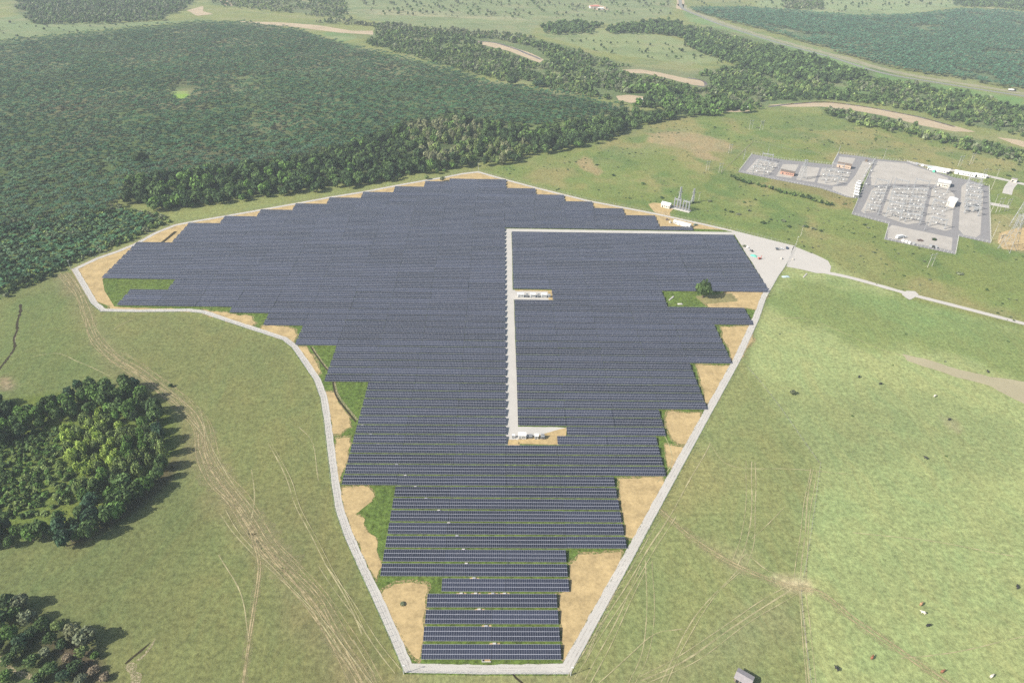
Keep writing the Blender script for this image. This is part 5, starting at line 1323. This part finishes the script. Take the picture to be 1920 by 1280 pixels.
# transmission towers and poles
def lattice_tower(px, py, h, bw, label, rz=.3, arms=3, t=.21, armL=6):
    e = tag(empty("lattice_tower", (*at(px, py), 0), rz), label, "lattice tower", "lattice towers and H-frame poles of the power lines")
    b = MB(); W_ = lambda z: bw/2 * (1 - z/h*.86) if z < h*.7 else bw/2*.4
    zs = [0]; 
    while zs[-1] < h: zs.append(min(h, zs[-1] + max(1.8, W_(zs[-1])*1.7)))
    for i in range(len(zs) - 1):
        a, c = zs[i], zs[i+1]; wa, wc = W_(a), W_(c)
        P = [[(sx*w_, sy*w_, z_) for sx, sy in ((-1,-1),(1,-1),(1,1),(-1,1))] for w_, z_ in ((wa, a), (wc, c))]
        for k in range(4):
            b.bar(P[0][k], P[1][k], t); b.bar(P[0][k], P[1][(k+1)%4], t*.5); b.bar(P[0][(k+1)%4], P[1][k], t*.5); b.bar(P[1][k], P[1][(k+1)%4], t*.5)
    b.build("lattice_body", M_STEEL, e)
    for j in range(arms):
        z_ = h*(.72 + .115*j); L = armL * (1 - .12*j); w_ = W_(z_)
        for s in (-1, 1):
            a_ = MB(); a_.bar((s*w_, -w_, z_), (s*L, 0, z_+.3), t*.6); a_.bar((s*w_, w_, z_), (s*L, 0, z_+.3), t*.6); a_.bar((s*w_, 0, z_+1.5), (s*L, 0, z_+.3), t*.6)
            a_.build("cross_arm", M_STEEL, e)
            MB().cyl(s*L, 0, z_-1.3, .16, 1.6, 6, .1).build("insulator", M_PORC, e)
    return e
lattice_tower(1888, 468, 34, 11, "tallest steel lattice tower, standing on the excavated tan soil beside the switchyard", .5)
lattice_tower(1903, 424, 32, 9, "steel lattice tower just behind the tallest one by the switchyard", .9)
lattice_tower(1503, 336, 22, 7, "pyramid shaped steel lattice tower inside the smaller old substation", .2, 1, .26, 3)
lattice_tower(1272, 386, 20, 3.0, "slim lattice mast rising behind the switch frames on the slab", .2, 1, .3, 2.4)
lattice_tower(1298, 380, 15, 2.4, "slim lattice mast in the grass beyond the switch frames", .2, 1, .3, 2.0)
def h_frame(px, py, h, w, label, rz=None, double=True, t=.30):
    if rz is None: rz = .35
    e = tag(empty("power_pole", (*at(px, py), 0), rz), label, "power pole", "lattice towers and H-frame poles of the power lines")
    if double:
        for s in (-1, 1): MB().cyl(s*w/2, 0, 0, t*.62, h, 7, t*.4).build("pole", M_CONC, e)
        MB().box(0, 0, h-1.6, w+3.2, .3, .35).build("crossbeam", M_STEEL, e)
        MB().bar((-w/2, 0, h*.45), (w/2, 0, h*.75), .2).bar((w/2, 0, h*.45), (-w/2, 0, h*.75), .2).build("brace", M_STEEL, e)
    else:
        MB().cyl(0, 0, 0, t*.6, h, 7, t*.36).build("pole", M_CONC, e); MB().box(0, 0, h-1.2, 3.4, .25, .3).build("crossbeam", M_STEEL, e)
    return e
for px, py, h, w, dbl, lab in (
 (1743,500,13,5,True,"H-frame pole standing in the grass below the gravelled lower yard of the switchyard"), (1501,443,11,4,False,"single pale pole in the rough field above the gravel yard"),
 (1407,243,13,4.6,True,"H-frame pole in the far grass by the river ford, farther from the substation"), (1427,244,13,4.6,True,"H-frame pole in the far grass by the river ford, nearer the substation"),
 (1326,320,12,3.5,True,"H-frame pole in the grass halfway between farm corner and substation, farther from the substation"), (1350,324,12,3.5,True,"H-frame pole beside the slanting dark fence line"),
 (1368,288,12,3.5,True,"H-frame pole at the edge of the bare patch above the substation corner"), (1656,299,14,3,False,"single tall pole at the far edge of the switchyard"),
 (1798,312,13,4,True,"H-frame pole behind the long white sheds"), (1820,308,14,4,True,"taller H-frame pole behind the long white sheds"),
 (1858,356,24,2.5,False,"tall pale pole where the service road meets the switchyard fence"), (1856,402,22,2.5,False,"tall pale pole halfway down the switchyard's outer fence"), (1858,452,20,2.5,False,"tall pale pole at the near end of the switchyard's outer fence"),
 (1838,345,18,4,True,"H-frame pole over the grass verge between service road and switchyard"), (1870,398,16,5,True,"H-frame pole straddling the pale track to the lattice towers"), (1886,396,14,4,True,"smaller H-frame pole close to the lattice towers"),
 (1812,350,16,3,False,"slender pole at the far end of the transformer island"), (1160,230,10,2,False,"single thin pole beside the forest strip's far end"), (1090,222,10,2,False,"single thin pole on the green strip behind the forest"), (1875,455,9,3,True,"short H-frame beside the excavated tan soil"), (1785,8,20,5,True,"far H-frame pole at the top edge beyond the second plantation"), (1310,375,9,2,False,"thin pole in the rough grass beyond the switch frames")):
    h_frame(px, py, h, w, lab, None, dbl)
def mast(px, py, h, lab, group="lightning masts of the switchyard"):
    e = tag(empty("lightning_mast", (*at(px, py), .1)), lab, "mast", group)
    b = MB()
    for k in range(3):
        a = k*2.09; b.bar((.5*math.cos(a), .5*math.sin(a), 0), (.12*math.cos(a), .12*math.sin(a), h*.85), .13)
    z_ = 0
    while z_ < h*.8:
        for k in range(3):
            a, c = k*2.09, (k+1)*2.09; r0 = .5 - .38*z_/(h*.85); b.bar((r0*math.cos(a), r0*math.sin(a), z_), (r0*math.cos(c), r0*math.sin(c), z_+1.2), .07)
        z_ += 1.2
    b.build("lattice_body", M_STEEL, e); MB().cyl(0, 0, h*.85, .06, h*.15, 6, .03).build("spike", M_STEEL, e)

# buildings of the substation
a_b = rz_px((1600,402),(1850,454))
house(*at(1768,348), a_b, 12, 10, 5, .6, M_WALL, M_WHITE, "white control building with a flat pale roof in the middle of the switchyard", nwin=4)
house(*at(1783,384), a_b+1.45, 13, 7.5, 5.5, .8, M_WALL, M_WHITE, "white relay building nearer than the control building, beside the wide asphalt lane", nwin=3)
house(*at(1763,322), a_b, 17, 6.5, 3.8, .8, M_WHITE, M_WHITE, "long white shed nearer the bare end of the service road", nwin=4)
house(*at(1808,328), a_b, 21, 5.5, 3.2, .7, M_WHITE, M_WHITE, "longest low white shed along the service road", nwin=5)
house(*at(1837,332), a_b, 12, 5, 3.2, .7, M_WHITE, M_WHITE, "low white shed at the far end of the service road sheds", nwin=3)
house(*at(1744,318), a_b, 6, 4, 2.8, .4, M_WHITE, mat("pale_green_roof", (.38,.50,.46), .6), "small shed with a pale green roof at the start of the service road", nwin=1)
house(*at(1900,341), a_b, 5, 4.4, 3.4, .6, M_WALL, M_GROOF, "small square guard hut with a grey roof beside the service road", nwin=1)
house(*at(1476,327), a_b, 15, 6, 3.6, .5, M_BRICK, M_BROOF, "low pinkish brick building in the smaller old substation", nwin=4)
house(*at(1582,314), a_b, 15, 6.5, 4.2, 1.2, mat("peach_wall", (.46,.34,.25), .9, .08, 1), M_BROOF, "peach walled building with a brown roof between the two yards", nwin=4)
house(*at(1393,1276), .75-math.pi/2+.2, 6.2, 4.6, 2.6, .9, M_WOOD, M_GROOF, "small wooden hut with a weathered grey roof in the pasture at the bottom edge", "hut", 1, "hut")
house(*at(1114,16), .2, 24, 11, 5, 2.5, M_WALL, M_REDROOF, "farmhouse with a faded red roof far off in the pastures at the top", "house", 5, "farmhouse")
house(*at(1126,19), .2, 14, 8, 4, 1.5, M_WALL, M_WHITE, "pale outbuilding beside the far red roofed farmhouse", "house", 2, "farmhouse")
house(*at(1232,189), .1, 16, 8, 4, 1.2, M_WALL, M_GROOF, "grey roofed farmhouse half hidden by trees at the river bend", "house", 3, "farmhouse")
house(*at(1204,191), .1, 4, 4, 3.5, .6, M_WALL, M_WHITE, "tiny white shed on the sandy yard beside the hidden farmhouse", "hut", 1, "hut")
house(*at(1402,205), .1, 7, 5, 3, .8, M_WALL, M_WHITE, "small white hut by the river ford", "hut", 1, "hut")
house(*at(1253,197), .1, 8, 5, 3, .8, M_WALL, M_WHITE, "white barn showing behind the fresh green tree near the farmhouse", "hut", 1, "hut")
X, Y = at(1606, 366)
# transformer bank at the switchyard edge, big units elsewhere
QB = lambda q, u, v: at(*[(q[0][i]*(1-u)+q[3][i]*u)*(1-v) + (q[1][i]*(1-u)+q[2][i]*u)*v for i in (0, 1)])
TRG = "large transformers of the switchyard"
for k in range(5):
    X, Y = at(1607 - k*1.0 + 1.5, 348 + k*5.4); e = transformer(X, Y, a_b, 2.3, f"white capped transformer, {ordinal(k+1)} of five from the far end between the two yards", TRG, M_WHITE)
for k, (px, py) in enumerate(((1812,388),(1812,396),(1828,388),(1828,396))):
    transformer(*at(px, py), a_b, 1.6, f"grey transformer of the outer gravel island, {('farther left-hand', 'nearer lane-side', 'farther fence-side', 'nearer fence-side')[k]} one of four".replace("left-hand", "lane-side"), TRG, M_GREY)
def apparatus(kind, X, Y, rz, label, group):
    e = tag(empty(kind, (X, Y, .12), rz), label, "switchgear", group)
    key = "_m_" + kind
    if key not in globals():
        g = {}
        b = MB()
        for s in (-1.2, 1.2): b.box(s, 0, 0, .32, .32, 2.4)
        b.box(0, 0, 2.4, 3.4, .4, .25); g["stand"] = b.mesh("stand")
        b = MB(); b.cyl(0, 0, 0, .1, 1.6, 6)
        for j in range(5): b.cyl(0, 0, .15 + j*.3, .2, .1, 6, .12)
        g["ins"] = b.mesh("insulator")
        b = MB(); (b.bar((-1.6, 0, 4.3), (1.6, 0, 4.3), .14) if kind == "disconnector" else b.box(0, .5, .6, .9, .6, 1.3)); g["top"] = b.mesh("contact_arm" if kind == "disconnector" else "control_box")
        for n_, m_ in (("stand", M_STEEL), ("ins", M_PORC), ("top", M_STEEL if kind == "disconnector" else M_WHITE)): g[n_].materials.append(m_)
        globals()[key] = g
    g = globals()[key]
    o = link("stand", g["stand"], None, e)
    for s in (-1.2, 0, 1.2): o = link("insulator", g["ins"], None, e); o.location = (s, 0, 2.65)
    o = link(g["top"].name.split(".")[0], g["top"], None, e)
    return e
BAYS = [([(1625,394),(1646,352),(1662,352),(1642,396)], 3, 8, "beside the leftmost dark lane of the big switchyard", "bay by the leftmost dark lane"),
        ([(1666,404),(1676,356),(1704,356),(1692,412)], 4, 9, "on the widest gravel island of the big switchyard, inner half", "inner half of the widest island"),
        ([(1700,412),(1710,356),(1734,358),(1722,414)], 4, 9, "on the widest gravel island of the big switchyard, outer half", "outer half of the widest island"),
        ([(1744,418),(1752,360),(1770,366),(1766,424)], 3, 8, "on the gravel island before the white relay building", "island before the relay building"),
        ([(1808,384),(1812,350),(1836,354),(1834,388)], 4, 5, "on the outer gravel island beside the tall poles", "outer island"),
        ([(1404,322),(1420,304),(1456,310),(1440,326)], 4, 4, "on the end island of the old substation", "end island of the old substation"),
        ([(1538,340),(1546,320),(1590,326),(1582,340)], 6, 3, "on the wide island of the old substation", "wide island of the old substation"),
        ([(1615,345),(1628,308),(1640,308),(1624,350)], 2, 4, "between the old substation and the big switchyard", "strip between the yards")]
for q, nu, nv, where, gr in BAYS:
    for i in range(nu):
        for j in range(nv):
            X, Y = QB(q, (i + .2) / max(1, nu - .6), (j + .15) / (nv - .7))
            X += random.uniform(-.5, .5)
            kd_ = "disconnector" if (i + j) % 2 == 0 else "circuit_breaker"
            apparatus(kd_, X, Y, a_b, f"grey {'disconnector switch' if kd_ == 'disconnector' else 'circuit breaker'} {where}", f"{kd_.replace('_', ' ')}s, {gr}")
GQ = [([(1618,400),(1640,352),(1662,352),(1648,404)], 2, 12, "leftmost dark lane"), ([(1654,408),(1668,352),(1745,352),(1728,424)], 4, 13, "widest island"), ([(1736,424),(1748,356),(1778,360),(1776,432)], 2, 13, "island before the relay building"), ([(1398,326),(1415,300),(1460,306),(1444,330)], 2, 12, "end island of the old substation"), ([(1528,346),(1540,318),(1598,326),(1588,346)], 2, 12, "wide island of the old substation"), ([(1804,404),(1810,346),(1838,350),(1836,404)], 5, 12, "outer gravel island")]
for q, nn_, w_, where in GQ:
    for j in range(nn_ + 1):
        v = .02 + .96 * j / nn_
        for s in range(2 if where == "widest island" else 1):
            u = .5 if where != "widest island" else (.25, .75)[s]
            X, Y = QB(q, u, v)
            nth = "nearest the viewer" if j == 0 else ("farthest from the viewer" if j == nn_ else f"{ordinal(j+1)} from the viewer")
            gantry(X, Y, a_b, w_, 9.5, f"steel gantry over the {where}" + ("" if where != "widest island" else (", inner half", ", outer half")[s]) + f", {nth}", "steel gantries of the substations", .12, .3)
for k, (px, py, h, lab) in enumerate(((1394,300,14,"lightning mast at the grassy corner of the old substation"), (1436,303,18,"lightning mast at the back of the old substation's end island"), (1571,291,13,"lightning mast at the old substation's jutting corner"), (1733,432,16,"lightning mast by the bend of the asphalt lane below the switchyard islands"),
    (1812,352,15,"lightning mast at the far end of the outer gravel island"), (1668,350,14,"lightning mast at the back of the widest switchyard island"), (1459,318,12,"lightning mast beside the old substation's first dark lane"), (1545,332,12,"lightning mast on the old substation's wide island"))):
    mast(px, py, h, lab)
# lower yard of the switchyard
vehicle(*at(1686,447), a_b+.9, M_WHITE, "white lorry parked on the lower gravel yard of the switchyard", "lorry", 8)
vehicle(*at(1696,446), a_b+.9, M_WHITE, "white pickup parked beside the lorry on the lower gravel yard")
vehicle(*at(1725,452), a_b+.4, mat("brown_machine_paint", (.16,.10,.08), .5), "dark brown pickup alone on the lower gravel yard of the switchyard")
for k, (px, py, m, lab) in enumerate(((1692,453,M_WHITE,"white crate nearest the parked lorry on the lower gravel yard"), (1698,455,M_WHITE,"middle white crate by the parked lorry on the lower gravel yard"), (1704,457,M_WHITE,"white crate farthest from the parked lorry on the lower gravel yard"), (1712,459,M_GREY,"grey crate at the end of the white ones on the lower gravel yard"),
    (1744,463,M_GREY,"grey crate beginning the dark line of goods near the lower yard's corner"), (1749,465,M_DARK,"dark crate in the line of goods near the lower yard's corner"), (1754,465,M_GREY,"grey crate ending the line of goods near the lower yard's corner"))):
    pallet(*at(px, py), a_b, m, lab, 1.9, "crates on the lower gravel yard")
for k, (px, py, m, lab) in enumerate(((1718,309,M_GREY,"grey crate nearest the far corner on the bare gravel apron"), (1729,312,M_WHITE,"white crate on the bare gravel apron before the green roofed shed"), (1776,327,M_DARK,"dark crate on the apron between the long white shed and the control building"), (1750,323,M_GREEN,"green crate in front of the long white shed"), (1624,303,M_BROOF,"brown crate at the far top corner by the two substations"))):
    pallet(*at(px, py), a_b, m, lab, 2.2, "crates on the gravel apron")

# ------------------------------------------------------------------ cattle
def cow_mesh():
    me = bpy.data.meshes.new("cow_skin")
    P = [(0,0,1.15),(-.55,0,1.18),(.5,0,1.12),(.85,0,1.25),(1.12,0,1.15),(1.38,0,.98),
         (-.62,.22,.85),(-.66,.22,.5),(-.58,.22,.03),(-.62,-.22,.85),(-.66,-.22,.5),(-.58,-.22,.03),
         (.55,.2,.75),(.55,.2,.42),(.55,.2,.03),(.55,-.2,.75),(.55,-.2,.42),(.55,-.2,.03),(-.85,0,1.2),(-.95,0,.7),(1.1,.16,1.25),(1.1,-.16,1.25)]
    E_ = [(0,1),(0,2),(2,3),(3,4),(4,5),(1,6),(6,7),(7,8),(1,9),(9,10),(10,11),(2,12),(12,13),(13,14),(2,15),(15,16),(16,17),(1,18),(18,19),(4,20),(4,21)]
    R_ = [.38,.34,.34,.2,.17,.11,.17,.09,.07,.17,.09,.07,.13,.085,.07,.13,.085,.07,.07,.04,.05,.05]
    me.from_pydata(P, E_, []); o = bpy.data.objects.new("cow_skin", me); COL.objects.link(o)
    sk = o.modifiers.new("s", 'SKIN'); su = o.modifiers.new("u", 'SUBSURF'); su.levels = su.render_levels = 1
    for v, r in zip(me.skin_vertices[0].data, R_): v.radius = (r, r)
    me.skin_vertices[0].data[0].use_root = True
    bpy.context.view_layer.update()
    ev = o.evaluated_get(bpy.context.evaluated_depsgraph_get()); out = bpy.data.meshes.new_from_object(ev)
    bpy.data.objects.remove(o); return out
CM = cow_mesh()
cowm = {"brown": mat("brown_hide", (.22,.09,.05), .8), "white": mat("pale_hide", (.55,.5,.42), .8), "black": mat("black_hide", (.02,.02,.022), .7), "tan": mat("tan_hide", (.34,.2,.11), .8)}
for k, (px, py, c, rz, lab) in enumerate(((1726,1134,"tan",.6,"tan cow, farthest of the three cattle grazing in line"), (1730,1150,"white",2.6,"white cow, middle of the three cattle grazing in line"), (1739,1174,"black",.2,"dark cow, nearest of the three cattle grazing in line"),
  (1634,1234,"brown",.8,"reddish brown cow walking below the diagonal wheel track"), (1568,1255,"black",2.0,"black cow standing near the fence at the bottom edge"), (1766,1260,"brown",.4,"brown cow on the wheel track near the bottom edge"), (1858,1269,"white",.5,"white cow alone near the bottom corner"),
  (1906,1102,"black",1.2,"black cow alone near the picture's edge"), (1752,744,"white",.4,"white cow alone below the dry channel"), (1735,860,"black",2.2,"black cow alone in the middle of the pale pasture"), (1610,708,"black",.7,"small dark cow nearest the trodden bend of the dry channel"), (1650,721,"black",.1,"dark cow lying just beyond the stunted tree"), (1779,788,"black",.3,"dark cow beside the pale scrape below the dry channel"),
  (1851,698,"black",1.4,"dark cow on the lip of the dry channel"))):
    me = CM.copy(); me.name = "cow"; me.materials.clear(); me.materials.append(cowm[c])
    o = bpy.data.objects.new("cow", me); COL.objects.link(o); o.location = (*at(px, py), .02); o.rotation_euler = (0, 0, rz); o.scale = (1.15,) * 3
    tag(o, lab, "cow", "cattle in the pastures")

# ------------------------------------------------------------------ hazy air
hz_ = MB(); hz_.v = [(sx, sy, z_) for z_ in (-1.0, 284.0) for sx, sy in ((-9500, -3000), (9500, -3000), (9500, 17000), (-9500, 17000))]
hz_.f = [(0,3,2,1), (4,5,6,7), (0,1,5,4), (1,2,6,5), (2,3,7,6), (3,0,4,7)]
mh = bpy.data.materials.new("haze"); mh.use_nodes = True; N, L = mh.node_tree.nodes, mh.node_tree.links
N.remove(N["Principled BSDF"]); pv = N.new("ShaderNodeVolumePrincipled")
pv.inputs["Color"].default_value = (0.84, 0.95, 1.0, 1); pv.inputs["Density"].default_value = 0.000105; pv.inputs["Anisotropy"].default_value = 0.0
L.new(pv.outputs[0], N["Material Output"].inputs["Volume"])
tag(hz_.build("haze", mh), kind="stuff")
